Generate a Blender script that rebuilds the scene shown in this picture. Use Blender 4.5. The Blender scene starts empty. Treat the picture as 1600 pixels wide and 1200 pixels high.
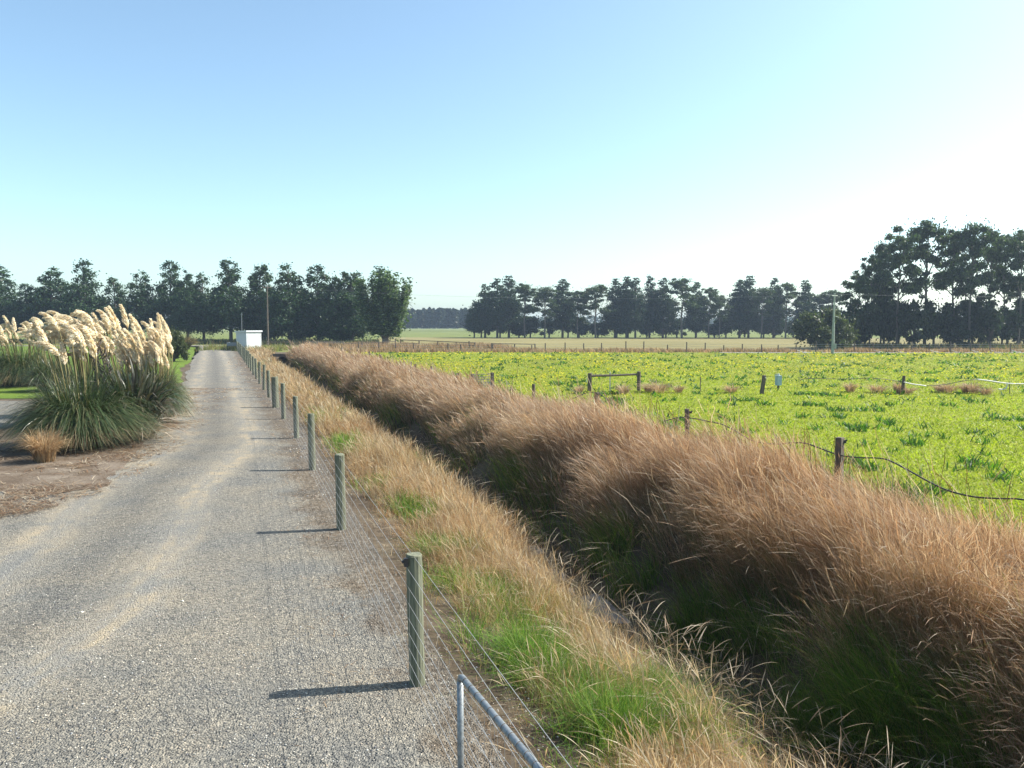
import bpy, math, random
import numpy as np
from math import radians as R
from mathutils import Vector, Matrix
S = bpy.context.scene
COL = S.collection
# ------------------------------------------------------------------ camera, sky, sun, exposure
F = 1200.0; CX, CY, HOR, CAMZ = 800.0, 600.0, 507.0, 3.0      # pixels of the 1600x1200 photograph
PITCH = math.atan((CY-HOR)/F)
cam_d = bpy.data.cameras.new('camera'); cam = bpy.data.objects.new('camera', cam_d); COL.objects.link(cam)
cam_d.sensor_width = 36.0; cam_d.lens = 36.0*F/1600.0; cam_d.clip_start = 0.05; cam_d.clip_end = 5000
cam.location = (0, 0, CAMZ); cam.rotation_euler = (R(90)-PITCH, 0, 0); S.camera = cam
SUN_EL = R(44); SUN_AZ = R(76)                                  # azimuth clockwise from +Y
w = bpy.data.worlds.new('World'); S.world = w; w.use_nodes = True
nt = w.node_tree; bg = nt.nodes['Background']
sky = nt.nodes.new('ShaderNodeTexSky'); sky.sky_type = 'NISHITA'; sky.sun_disc = False
sky.sun_elevation = SUN_EL; sky.sun_rotation = SUN_AZ; sky.altitude = 0; sky.air_density = 0.8; sky.dust_density = 1.5; sky.ozone_density = 1.2
tint = nt.nodes.new('ShaderNodeMix'); tint.data_type = 'RGBA'; tint.blend_type = 'MULTIPLY'; tint.inputs[0].default_value = 1; tint.inputs[7].default_value = (.97, 1.07, .98, 1)
nt.links.new(sky.outputs[0], tint.inputs[6]); nt.links.new(tint.outputs[2], bg.inputs[0]); bg.inputs[1].default_value = 0.125
sl = bpy.data.lights.new('sun', 'SUN'); sl.energy = 5.0; sl.angle = R(0.53); sl.color = (1.0, 0.95, 0.86)
sun = bpy.data.objects.new('sun', sl); COL.objects.link(sun)
sdir = Vector((math.sin(SUN_AZ)*math.cos(SUN_EL), math.cos(SUN_AZ)*math.cos(SUN_EL), math.sin(SUN_EL)))
sun.rotation_euler = sdir.to_track_quat('Z', 'Y').to_euler(); sun.location = (60, 20, 60)
S.view_settings.view_transform = 'Standard'; S.view_settings.look = 'None'; S.view_settings.exposure = 1.13; S.view_settings.gamma = 1
S.render.engine = 'CYCLES'; S.cycles.transparent_max_bounces = 12; S.cycles.volume_bounces = 0
S.cycles.max_bounces = 6; S.cycles.diffuse_bounces = 3; S.cycles.transmission_bounces = 4

# ------------------------------------------------------------------ helpers
def ray(px, py):
    c, s_ = math.cos(PITCH), math.sin(PITCH); u = (px-CX)/F; v = (CY-py)/F
    return u, c+v*s_, -s_+v*c                  # direction x, y, z
def gp(px, py, z=0.0):                          # where the sight line meets height z
    dx, dy, dz = ray(px, py); k = (z-CAMZ)/dz; return Vector((dx*k, dy*k, z))
def dp(px, py, y):                              # the point at distance y
    dx, dy, dz = ray(px, py); k = y/dy; return Vector((dx*k, y, CAMZ+dz*k))
def xc(y): return -0.79-0.352*(y-6.2)-0.028*np.maximum(0, y-20)      # line of the roadside fence
KN = 0.943
def sxy(s, y): return xc(y)+s/KN
def hit_s(px, s):                               # y where sight column px crosses offset s
    lo, hi = 1.0, 400.0; u = (px-CX)/F
    f = lambda y: (u*y-xc(y))*KN-s
    if f(lo)*f(hi) > 0: return None
    for _ in range(60):
        m = (lo+hi)/2
        if f(lo)*f(m) <= 0: hi = m
        else: lo = m
    return (lo+hi)/2
def hsh(i, j, k=0):
    n = np.sin(i*127.1+j*311.7+k*74.7)*43758.5453
    return n-np.floor(n)
def noise(x, y, k=0):
    x = np.asarray(x, float); y = np.asarray(y, float)
    xi = np.floor(x); yi = np.floor(y); fx = x-xi; fy = y-yi
    fx = fx*fx*(3-2*fx); fy = fy*fy*(3-2*fy)
    a = hsh(xi, yi, k); b = hsh(xi+1, yi, k); c = hsh(xi, yi+1, k); d = hsh(xi+1, yi+1, k)
    return (a*(1-fx)+b*fx)*(1-fy)+(c*(1-fx)+d*fx)*fy
def fbm(x, y, k=0): return (noise(x, y, k)+.5*noise(x*2.1, y*2.1, k+3)+.25*noise(x*4.3, y*4.3, k+7))/1.75
SP = np.array([-50, -0.6, 0.3, 1.0, 2.0, 2.6, 3.1, 3.9, 4.3, 5.1, 6.0, 7.5, 8.4, 500.])
ZP = np.array([0, 0, -.02, -.09, -.30, -.62, -1.02, -1.04, -.72, -.10, .06, .02, 0, 0])
def ground(x, y):
    x = np.asarray(x, float); y = np.asarray(y, float)
    s = (x-xc(y))*KN
    fade = np.clip((76-y)/3.0, 0, 1)
    m = np.clip((s-.2)/1, 0, 1)*np.clip((8.3-s)/1, 0, 1)
    return np.interp(s, SP, ZP)*fade+m*(fbm(x*1.3, y*1.3, 5)-.5)*.22*fade+m*(fbm(x*.35, y*.35, 9)-.5)*.15*fade

def link(o, parent=None):
    COL.objects.link(o)
    if parent is not None: o.parent = parent
    return o
def mesh_np(name, V, Fq, mat, parent=None, colors=None, smooth=False, raw=False):
    V = np.asarray(V, np.float32).reshape(-1, 3); Fq = np.asarray(Fq, np.int32); k = Fq.shape[1]
    me = bpy.data.meshes.new(name)
    me.vertices.add(len(V)); me.vertices.foreach_set('co', V.ravel())
    me.loops.add(Fq.size); me.loops.foreach_set('vertex_index', Fq.ravel())
    me.polygons.add(len(Fq)); me.polygons.foreach_set('loop_start', np.arange(0, Fq.size, k, dtype=np.int32))
    me.update(calc_edges=True)
    if smooth: me.polygons.foreach_set('use_smooth', np.ones(len(Fq), bool))
    if colors is not None:
        a = me.color_attributes.new('Col', 'FLOAT_COLOR', 'POINT')
        c = np.ones((len(V), 4), np.float32); c[:, :3] = colors; a.data.foreach_set('color', c.ravel())
    if mat is not None: me.materials.append(mat)
    if raw: return me
    return link(bpy.data.objects.new(name, me), parent)
def tag(o, label=None, cat=None, group=None, kind=None):
    if label: o['label'] = label
    if cat: o['category'] = cat
    if group: o['group'] = group
    if kind: o['kind'] = kind
    return o
def thing(name, label, cat, loc=(0, 0, 0), rz=0, group=None):
    o = bpy.data.objects.new(name, None); o.location = loc; o.rotation_euler = (0, 0, rz); link(o)
    o.empty_display_size = .3
    return tag(o, label, cat, group)
def inst(name, me, parent=None, loc=(0, 0, 0), rot=(0, 0, 0), sc=(1, 1, 1)):
    o = bpy.data.objects.new(name, me); o.location = loc; o.rotation_euler = rot; o.scale = sc
    return link(o, parent)
class MB:                                       # collects primitives into one mesh
    def __init__(s): s.v = []; s.f = []
    def add(s, vs, fs):
        n = len(s.v); s.v += [tuple(p) for p in vs]; s.f += [tuple(i+n for i in q) for q in fs]; return s
    def box(s, c, d, rz=0, tilt=None):
        m = Matrix.Rotation(rz, 3, 'Z')
        if tilt: m = m @ Matrix.Rotation(tilt[0], 3, 'X') @ Matrix.Rotation(tilt[1], 3, 'Y')
        vs = []
        for x in (-.5, .5):
            for y in (-.5, .5):
                for z in (-.5, .5): vs.append(Vector(c)+m @ Vector((x*d[0], y*d[1], z*d[2])))
        return s.add(vs, [(0, 1, 3, 2), (4, 6, 7, 5), (0, 4, 5, 1), (2, 3, 7, 6), (0, 2, 6, 4), (1, 5, 7, 3)])
    def tube(s, pts, r, n=6, cap=True):
        pts = [Vector(p) for p in pts]; rs = r if hasattr(r, '__len__') else [r]*len(pts)
        rings = []; prev = None
        for i, p in enumerate(pts):
            t = (pts[min(i+1, len(pts)-1)]-pts[max(i-1, 0)]).normalized()
            a = prev if prev is not None else (Vector((1, 0, 0)) if abs(t.x) < .8 else Vector((0, 1, 0)))
            u = (a-t*a.dot(t)).normalized(); prev = u; v = t.cross(u)
            rings.append([p+(u*math.cos(2*math.pi*k/n)+v*math.sin(2*math.pi*k/n))*rs[i] for k in range(n)])
        vs = [q for rg in rings for q in rg]; fs = []
        for i in range(len(pts)-1):
            for k in range(n): fs.append((i*n+k, i*n+(k+1) % n, (i+1)*n+(k+1) % n, (i+1)*n+k))
        if cap: fs.append(tuple(range(n))[::-1]); fs.append(tuple((len(pts)-1)*n+k for k in range(n)))
        return s.add(vs, fs)
    def build(s, name, mat, parent=None, smooth=False, raw=False):
        me = bpy.data.meshes.new(name); me.from_pydata(s.v, [], s.f); me.update()
        if mat: me.materials.append(mat)
        if smooth:
            me.polygons.foreach_set('use_smooth', np.ones(len(me.polygons), bool))
        if raw: return me
        return link(bpy.data.objects.new(name, me), parent)

# ------------------------------------------------------------------ materials
AG = .665                                        # all base colours were picked a little light: one common factor
def newmat(name):
    m = bpy.data.materials.new(name); m.use_nodes = True; n = m.node_tree; n.nodes.clear()
    out = n.nodes.new('ShaderNodeOutputMaterial'); return m, n, out
def N(n, t, **kw):
    o = n.nodes.new(t)
    for k, v in kw.items():
        if k in o.inputs: o.inputs[k].default_value = v
        else: setattr(o, k, v)
    return o
def ramp(n, fac, stops, g_=AG):
    r = n.nodes.new('ShaderNodeValToRGB'); e = r.color_ramp.elements
    while len(e) < len(stops): e.new(.5)
    for q, (p, c) in zip(e, stops): q.position = p; q.color = (c[0]*g_, c[1]*g_, c[2]*g_, 1)
    n.links.new(fac, r.inputs[0]); return r.outputs[0]
def mixc(n, fac, a, b, mode='MIX'):
    m = n.nodes.new('ShaderNodeMix'); m.data_type = 'RGBA'; m.blend_type = mode
    for s_, v in ((m.inputs[0], fac), (m.inputs[6], a), (m.inputs[7], b)):
        if hasattr(v, 'is_output') or isinstance(v, bpy.types.NodeSocket): n.links.new(v, s_)
        else: s_.default_value = v if not isinstance(v, tuple) else (*v, 1)
    return m.outputs[2]
def leaf_mat(name, transl=.45, rough=.55, gain=(AG, AG, AG), spec=.25, tint=(1.15, 1.25, .55)):
    m, n, out = newmat(name)
    at = N(n, 'ShaderNodeAttribute', attribute_name='Col')
    c = mixc(n, 1.0, at.outputs['Color'], gain, 'MULTIPLY')
    p = N(n, 'ShaderNodeBsdfPrincipled', Roughness=rough); p.inputs['Specular IOR Level'].default_value = spec
    n.links.new(c, p.inputs['Base Color'])
    t = N(n, 'ShaderNodeBsdfTranslucent'); n.links.new(mixc(n, 1.0, c, tint, 'MULTIPLY'), t.inputs[0])
    mx = N(n, 'ShaderNodeMixShader'); mx.inputs[0].default_value = transl
    n.links.new(p.outputs[0], mx.inputs[1]); n.links.new(t.outputs[0], mx.inputs[2]); n.links.new(mx.outputs[0], out.inputs[0])
    return m
def pmat(name, col, rough=.7, metal=0, noise_s=None, var=.3, bump=0, stretch=None, col2=None):
    m, n, out = newmat(name)
    p = N(n, 'ShaderNodeBsdfPrincipled', Roughness=rough, Metallic=metal)
    if noise_s:
        tc = N(n, 'ShaderNodeTexCoord'); mp = N(n, 'ShaderNodeMapping'); n.links.new(tc.outputs['Object'], mp.inputs[0])
        if stretch: mp.inputs['Scale'].default_value = stretch
        oi = N(n, 'ShaderNodeObjectInfo'); n.links.new(oi.outputs['Random'], mp.inputs['Location'])
        nz = N(n, 'ShaderNodeTexNoise', Scale=noise_s, Detail=6.0); n.links.new(mp.outputs[0], nz.inputs[0])
        c2 = col2 or tuple(c*(1-var) for c in col); hi = tuple(min(1, c*(1+var*.6)) for c in col)
        c = ramp(n, nz.outputs[0], [(.3, c2), (.52, col), (.72, hi)])
        n.links.new(c, p.inputs['Base Color'])
        if bump:
            b = N(n, 'ShaderNodeBump', Strength=bump, Distance=.01); n.links.new(nz.outputs[0], b.inputs['Height']); n.links.new(b.outputs[0], p.inputs['Normal'])
    else: p.inputs['Base Color'].default_value = (*[c*AG for c in col], 1)
    n.links.new(p.outputs[0], out.inputs[0]); return m

M_grass = leaf_mat('dry_grass_mat', .42, .6, spec=.3, tint=(1.15, 1.0, .75))
M_green = leaf_mat('green_grass_mat', .5, .5, spec=.3, tint=(1.1, 1.25, .5))
M_leaf = leaf_mat('tree_leaf_mat', .36, .5, spec=.3, tint=(1.0, 1.2, .5))
M_plume = leaf_mat('plume_mat', .45, .8, spec=.1, gain=(.98, .98, .98), tint=(1.1, 1.0, .8))
M_blade = leaf_mat('sword_leaf_mat', .2, .38, spec=.45)
M_post = pmat('treated_post_mat', (.20, .21, .14), .85, noise_s=14, var=.5, bump=.6, stretch=(3, 3, .35), col2=(.10, .11, .07))
M_oldwood = pmat('weathered_wood_mat', (.16, .13, .10), .9, noise_s=12, var=.5, bump=.6, stretch=(3, 3, .4))
M_bark = pmat('bark_mat', (.12, .10, .08), .9, noise_s=3, var=.5, bump=.5, stretch=(2, 2, .4))
M_palebark = pmat('pale_bark_mat', (.17, .145, .12), .8, noise_s=2, var=.5, bump=.3, stretch=(2, 2, .4))
M_wire = pmat('wire_mat', (.55, .56, .57), .45, .7)
M_galv = pmat('galvanised_mat', (.34, .37, .39), .5, .55, noise_s=30, var=.35, bump=.1)
M_white = pmat('white_steel_mat', (.78, .80, .82), .45, 0, noise_s=3, var=.07)
M_black = pmat('black_plastic_mat', (.025, .025, .028), .5)
M_whiteplastic = pmat('white_plastic_mat', (.8, .8, .78), .5)
M_blue = pmat('blue_plastic_mat', (.42, .62, .70), .5, noise_s=8, var=.2)
M_concrete = pmat('concrete_pole_mat', (.42, .48, .42), .8, noise_s=4, var=.2)
M_shadow = pmat('painted_shadow_mat', (.02, .02, .02), .9)  # near-black colour standing in for shadow at the ditch end
M_cable = pmat('cable_mat', (.30, .32, .34), .6)

def mat_gravel():
    m, n, out = newmat('gravel_mat')
    L = n.links
    tc = N(n, 'ShaderNodeTexCoord'); uv = tc.outputs['UV']; ob = tc.outputs['Object']
    v1 = N(n, 'ShaderNodeTexVoronoi', Scale=62.0, Randomness=1.0); L.new(ob, v1.inputs['Vector'])
    v2 = N(n, 'ShaderNodeTexVoronoi', Scale=26.0); L.new(ob, v2.inputs['Vector'])
    sep = N(n, 'ShaderNodeSeparateColor'); L.new(v1.outputs['Color'], sep.inputs[0])
    st = ramp(n, sep.outputs[0], [(0, (.085, .082, .075)), (.3, (.18, .173, .155)), (.6, (.28, .263, .222)), (.85, (.40, .365, .295)), (1, (.53, .475, .38))])
    sep2 = N(n, 'ShaderNodeSeparateColor'); L.new(v2.outputs['Color'], sep2.inputs[0])
    st2 = ramp(n, sep2.outputs[1], [(0, (.11, .107, .10)), (.5, (.24, .227, .195)), (1, (.39, .35, .28))])
    c = mixc(n, .35, st, st2)
    # wheel tracks with fine tan dust, laid along the road (u = offset from fence, v = distance)
    sx = N(n, 'ShaderNodeSeparateXYZ'); L.new(uv, sx.inputs[0])
    uv2 = N(n, 'ShaderNodeUVMap', uv_map='Track'); st_ = N(n, 'ShaderNodeSeparateXYZ'); L.new(uv2.outputs[0], st_.inputs[0])
    mpt = N(n, 'ShaderNodeMapping'); L.new(uv2.outputs[0], mpt.inputs[0]); mpt.inputs['Scale'].default_value = (2.6, .40, 1)
    nz = N(n, 'ShaderNodeTexNoise', Scale=1.0, Detail=6.0, Roughness=.6); L.new(mpt.outputs[0], nz.inputs[0])
    nzb = N(n, 'ShaderNodeTexNoise', Scale=4.0, Detail=6.0); L.new(ob, nzb.inputs[0])
    def band(c0, wd):
        a = N(n, 'ShaderNodeMath', operation='SUBTRACT'); L.new(st_.outputs[0], a.inputs[0]); a.inputs[1].default_value = c0
        b = N(n, 'ShaderNodeMath', operation='ABSOLUTE'); L.new(a.outputs[0], b.inputs[0])
        d = N(n, 'ShaderNodeMapRange'); L.new(b.outputs[0], d.inputs[0]); d.inputs[1].default_value = wd; d.inputs[2].default_value = 0.05
        d.interpolation_type = 'SMOOTHSTEP'
        return d.outputs[0]
    b1 = band(-1.12, .48); b2 = band(-2.9, .55); b3 = band(-2.0, .38)
    def mul(a, b):
        q = N(n, 'ShaderNodeMath', operation='MULTIPLY'); 
        for i_, v in enumerate((a, b)):
            if isinstance(v, float): q.inputs[i_].default_value = v
            else: L.new(v, q.inputs[i_])
        return q.outputs[0]
    def mx(a, b):
        q = N(n, 'ShaderNodeMath', operation='MAXIMUM'); L.new(a, q.inputs[0]); L.new(b, q.inputs[1]); return q.outputs[0]
    bands = mx(b1, mul(b2, .9))
    r1 = N(n, 'ShaderNodeMapRange'); L.new(nz.outputs[0], r1.inputs[0]); r1.inputs[1].default_value = .42; r1.inputs[2].default_value = .56
    r2 = N(n, 'ShaderNodeMapRange'); L.new(nzb.outputs[0], r2.inputs[0]); r2.inputs[1].default_value = .3; r2.inputs[2].default_value = .65
    dust = mul(mul(bands, r1.outputs[0]), r2.outputs[0])
    dust = mul(dust, 1.0)
    lightc = mixc(n, .45, c, (.27, .26, .235)); c = mixc(n, mul(bands, .75), c, lightc)
    c = mixc(n, mul(b3, .5), c, mixc(n, 1.0, c, (.62, .64, .68), 'MULTIPLY'))
    c = mixc(n, dust, c, (.31, .26, .18))
    # bare dirt and fine debris creeping in from the fence foot
    e1 = N(n, 'ShaderNodeMapRange'); L.new(sx.outputs[0], e1.inputs[0]); e1.inputs[1].default_value = -1.45; e1.inputs[2].default_value = .25
    nd = N(n, 'ShaderNodeTexNoise', Scale=1.3, Detail=7.0, Roughness=.65); L.new(ob, nd.inputs[0])
    e2 = N(n, 'ShaderNodeMath', operation='ADD'); L.new(e1.outputs[0], e2.inputs[0]); L.new(nd.outputs[0], e2.inputs[1])
    nd_y = N(n, 'ShaderNodeMapRange'); L.new(sx.outputs[1], nd_y.inputs[0]); nd_y.inputs[1].default_value = 6.5; nd_y.inputs[2].default_value = 12.0; nd_y.inputs[3].default_value = -.28; nd_y.inputs[4].default_value = 0.0
    e2b = N(n, 'ShaderNodeMath', operation='ADD'); L.new(e2.outputs[0], e2b.inputs[0]); L.new(nd_y.outputs[0], e2b.inputs[1])
    e3 = N(n, 'ShaderNodeMapRange'); L.new(e2b.outputs[0], e3.inputs[0]); e3.inputs[1].default_value = .98; e3.inputs[2].default_value = 1.16
    nzd = N(n, 'ShaderNodeTexNoise', Scale=16.0, Detail=6.0, Roughness=.7); L.new(ob, nzd.inputs[0]); dirt = ramp(n, nzd.outputs[0], [(.34, (.06, .045, .03)), (.48, (.15, .115, .08)), (.58, (.24, .205, .16)), (.72, (.40, .37, .32))])
    c = mixc(n, mul(e3.outputs[0], .88), c, dirt)
    # bluish clean stone elsewhere, large soft variation
    nc = N(n, 'ShaderNodeTexNoise', Scale=.9, Detail=3.0); L.new(ob, nc.inputs[0])
    big = ramp(n, nc.outputs[0], [(.35, (.84, .87, .92)), (.65, (1.10, 1.06, 1.0))], 1.0)
    c = mixc(n, 1.0, c, big, 'MULTIPLY')
    p = N(n, 'ShaderNodeBsdfPrincipled', Roughness=.85); p.inputs['Specular IOR Level'].default_value = .25; L.new(c, p.inputs['Base Color'])
    inv = N(n, 'ShaderNodeMath', operation='SUBTRACT'); inv.inputs[0].default_value = 1.0; L.new(v1.outputs['Distance'], inv.inputs[1])
    b = N(n, 'ShaderNodeBump', Strength=1.0, Distance=.016); L.new(inv.outputs[0], b.inputs['Height'])
    b_ = N(n, 'ShaderNodeBump', Strength=.35, Distance=.03); L.new(v2.outputs['Distance'], b_.inputs['Height']); L.new(b_.outputs[0], b.inputs['Normal'])
    L.new(b.outputs[0], p.inputs['Normal']); L.new(p.outputs[0], out.inputs[0]); return m
def mat_soil(name, stops, s1=.8, s2=9.0, bump=.5, rough=.95, mixf=.5):
    m, n, out = newmat(name); L = n.links
    tc = N(n, 'ShaderNodeTexCoord')
    a = N(n, 'ShaderNodeTexNoise', Scale=s1, Detail=5.0); b = N(n, 'ShaderNodeTexNoise', Scale=s2, Detail=8.0, Roughness=.7)
    L.new(tc.outputs['Object'], a.inputs[0]); L.new(tc.outputs['Object'], b.inputs[0])
    mm = N(n, 'ShaderNodeMix'); mm.inputs[0].default_value = mixf; L.new(a.outputs[0], mm.inputs[2]); L.new(b.outputs[0], mm.inputs[3])
    c = ramp(n, mm.outputs[0], stops)
    p = N(n, 'ShaderNodeBsdfPrincipled', Roughness=rough); p.inputs['Specular IOR Level'].default_value = .1; L.new(c, p.inputs['Base Color'])
    bb = N(n, 'ShaderNodeBump', Strength=bump, Distance=.04); L.new(b.outputs[0], bb.inputs['Height']); L.new(bb.outputs[0], p.inputs['Normal'])
    L.new(p.outputs[0], out.inputs[0]); return m
M_gravel = mat_gravel()
M_soil = mat_soil('soil_mat', [(.3, (.055, .04, .028)), (.5, (.13, .10, .07)), (.7, (.24, .20, .14))])
M_verge = mat_soil('verge_mat', [(.3, (.10, .075, .055)), (.48, (.20, .165, .125)), (.62, (.32, .29, .25)), (.75, (.45, .43, .39))], 1.5, 22)
M_bed = mat_soil('bed_mat', [(.3, (.08, .055, .04)), (.48, (.17, .13, .095)), (.6, (.27, .225, .18)), (.75, (.42, .38, .32))], 1.5, 24)
M_pasture = mat_soil('pasture_mat', [(.3, (.12, .15, .035)), (.5, (.18, .215, .06)), (.7, (.26, .26, .09))], .2, 5)
M_lawn = mat_soil('lawn_mat', [(.3, (.10, .16, .025)), (.5, (.14, .215, .03)), (.7, (.21, .255, .055))], .4, 14)
M_paddock = mat_soil('paddock_mat', [(.3, (.17, .215, .03)), (.5, (.27, .315, .035)), (.7, (.35, .34, .05))], .5, 7, bump=.15)
M_stubble = mat_soil('stubble_mat', [(.3, (.20, .18, .075)), (.5, (.27, .235, .10)), (.7, (.33, .28, .14))], .06, 3)
M_track = mat_soil('track_mat', [(.3, (.36, .37, .36)), (.7, (.55, .55, .52))], .5, 5)

# ------------------------------------------------------------------ setting: terrain, road, lawn, paddock
def grid(name, svals, yvals, zf, mat, uv=False, raw_xy=None):
    sv, yv = np.meshgrid(svals, yvals)
    x = xc(yv)+sv/KN if raw_xy is None else sv
    z = zf(x, yv); V = np.stack([x, yv, z], -1).reshape(-1, 3)
    a, b = sv.shape; i = np.arange(a-1)[:, None]*b+np.arange(b-1)[None, :]; i = i.ravel()
    Fq = np.stack([i, i+1, i+b+1, i+b], -1)
    o = mesh_np(name, V, Fq, mat, smooth=True)
    if uv:
        l = o.data.uv_layers.new(name='UV'); U = np.stack([sv, yv], -1).reshape(-1, 2)[Fq.ravel()]
        l.data.foreach_set('uv', U.astype(np.float32).ravel())
    return o
sv = np.concatenate([[-1300, -300, -80, -30, -12, -5, -2], np.arange(-1.2, 8.8, .12), [9.5, 12, 20, 60, 200, 1300]])
yv = np.concatenate([[-60, -20, -8], np.arange(-4, 30, .3), np.arange(30, 84, .8), [90, 110, 150, 250, 500, 1350]])
g = grid('ground', sv, yv, lambda x, y: ground(x, y), M_soil)
g.data.materials.append(M_pasture)
mi = []
for p in g.data.polygons:
    c = p.center; s = (c.x-xc(c.y))*KN
    mi.append(0 if (-9 < s < 9 and c.y < 84) else 1)
g.data.polygons.foreach_set('material_index', mi); tag(g, kind='structure')

def sheet(name, outline, z, mat, jag=.12, seed=1, uv=False, step=.5):
    pts = []; rng = random.Random(seed)
    for i in range(len(outline)):
        a = Vector(outline[i][:2]); b = Vector(outline[(i+1) % len(outline)][:2]); n_ = max(1, min(160, int((b-a).length/step)))
        nrm = Vector((-(b-a).y, (b-a).x)).normalized()
        for k in range(n_):
            q = a.lerp(b, k/n_); pts.append(q+nrm*(float(fbm(q.x*1.1+seed*9, q.y*1.1, seed))-.5)*2*jag)
    me = bpy.data.meshes.new(name); me.from_pydata([(p.x, p.y, z) for p in pts], [], [tuple(range(len(pts)))]); me.update()
    import bmesh
    bm = bmesh.new(); bm.from_mesh(me); bmesh.ops.triangulate(bm, faces=bm.faces[:])
    bm.normal_update()
    for f in bm.faces:
        if f.normal.z < 0: f.normal_flip()
    bm.to_mesh(me); bm.free(); me.materials.append(mat)
    if uv:
        l = me.uv_layers.new(name='UV')
        for lp in me.loops:
            c = me.vertices[lp.vertex_index].co; l.data[lp.index].uv = ((c.x-float(xc(c.y)))*KN, c.y)
    o = link(bpy.data.objects.new(name, me))
    if uv: track_uv(o)
    return tag(o, kind='structure')
# gravel road: strips across so that the noise and tracks follow it
def track_uv(o):
    me = o.data; nl = len(me.loops); vi = np.zeros(nl, np.int32); me.loops.foreach_get('vertex_index', vi)
    co = np.zeros(len(me.vertices)*3, np.float32); me.vertices.foreach_get('co', co); co = co.reshape(-1, 3)[vi]
    sh = np.interp(co[:, 1], [3, 6.4, 7.8, 10.5, 13.7, 19, 60, 110], [-3.4, -1.9, -1.3, -1.1, -.95, 0, -.2, -.9])
    t = (co[:, 0]-xc(co[:, 1]))*KN-sh
    l = me.uv_layers.new(name='Track'); l.data.foreach_set('uv', np.stack([t, co[:, 1]], -1).astype(np.float32).ravel())
ys = np.concatenate([np.arange(-6, 30, .35), np.arange(30, 112, 1.2)])
lefts = np.interp(ys, [-6, 8, 11.5, 13.2, 15.8, 18.7, 25, 50, 75, 100, 106, 112], [-9, -9, -8.2, -5.6, -4.15, -3.8, -3.5, -3.8, -4.3, -4.8, -6.5, -9])
lefts = lefts+(fbm(ys*.9, ys*0, 3)-.5)*.5
rights = ys*0+.32
frac = np.linspace(0, 1, 24)
SV = lefts[:, None]*(1-frac)+rights[:, None]*frac; YV = np.repeat(ys[:, None], 24, 1)
camber = .012+.035*np.sin(np.pi*np.clip((SV+4)/4, 0, 1))*np.clip(-SV, 0, 1)
X = xc(YV)+SV/KN; V = np.stack([X, YV, camber], -1).reshape(-1, 3); b = 24
i = (np.arange(len(ys)-1)[:, None]*b+np.arange(b-1)[None, :]).ravel(); Fq = np.stack([i, i+1, i+b+1, i+b], -1)
rd = mesh_np('gravel_road', V, Fq, M_gravel, smooth=True)
l = rd.data.uv_layers.new(name='UV'); l.data.foreach_set('uv', np.stack([SV, YV], -1).reshape(-1, 2)[Fq.ravel()].astype(np.float32).ravel())
track_uv(rd); tag(rd, kind='structure')
# island bed, second drive, lawn
def PX(l): return [tuple(gp(*p)[:2]) for p in l]
sheet('lawn', [(-95, 31), (-16.2, 31), (-17.2, 40), (-22.5, 52), (-31.5, 78), (-43.5, 107), (-140, 107)], .012, M_lawn, .2, 2)
sheet('garden_bed', [(-12.5, 14.8), (-8.5, 13.3), (-7.6, 14), (-8.3, 18), (-10.3, 26), (-13.0, 34.5), (-16, 34.5), (-16.3, 28), (-13.5, 21)], .02, M_bed, .7, 3, step=.12)
sheet('side_drive', [(-60, 12), (-7.0, 8), (-7.6, 11.9), (-11, 15.6), (-14.2, 21), (-18, 30), (-60, 31)], .008, M_gravel, .2, 4, uv=True)
sheet('end_road', [(-160, 106.5), (-38.5, 106.5), (-38.8, 109.6), (-160, 110.5)], .018, M_gravel, .2, 5, uv=True, step=1)
# paddock, stubble field, tracks on the right
pd = [(sxy(8.0, y), y) for y in np.arange(-5, 80, 4)]+[(-22, 83.5), (95, 80.5), (130, 60), (60, -5)]
sheet('paddock', pd, .006, M_paddock, .05, 6)
sheet('stubble_field', [(-20, 86), (250, 84), (260, 168), (60, 170), (-4, 178), (-30, 178)], .02, M_stubble, .6, 7, step=3)
sheet('farm_track', [(22, 81.0), (110, 79.0), (110, 80.4), (22, 82.0)], .03, M_track, .1, 8, step=2)
# silt left pale on the foot of the near bank
M_silt = mat_soil('silt_mat', [(.3, (.16, .14, .12)), (.5, (.36, .33, .30)), (.7, (.52, .50, .47))], 2.0, 14, bump=.3)
sil = grid('ditch_silt', np.array([2.0, 2.1, 2.2, 2.3, 2.4, 2.5, 2.6, 2.7, 2.8, 2.9, 3.0, 3.1, 3.2, 3.3, 3.4, 3.5, 3.6]), np.arange(3, 14, .1), lambda x, y: ground(x, y)+.10*(fbm(x*1.8, y*1.8, 99)-.47)-.02*np.abs((x-xc(y))*KN-2.9), M_silt); tag(sil, kind='structure')
# ditch water
yw = np.arange(2, 76, .7)
wat = grid('water', np.array([2.9, 3.2, 3.6, 4.0, 4.3]), yw, lambda x, y: x*0-1.05, None)
m, n_, out = newmat('water_mat'); p = N(n_, 'ShaderNodeBsdfPrincipled', Roughness=.12); p.inputs['Base Color'].default_value = (.10, .09, .07, 1)
nz = N(n_, 'ShaderNodeTexNoise', Scale=9.0, Detail=4.0); bb = N(n_, 'ShaderNodeBump', Strength=.15, Distance=.02); n_.links.new(nz.outputs[0], bb.inputs['Height']); n_.links.new(bb.outputs[0], p.inputs['Normal'])
n_.links.new(p.outputs[0], out.inputs[0]); wat.data.materials.append(m); tag(wat, kind='structure')

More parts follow.
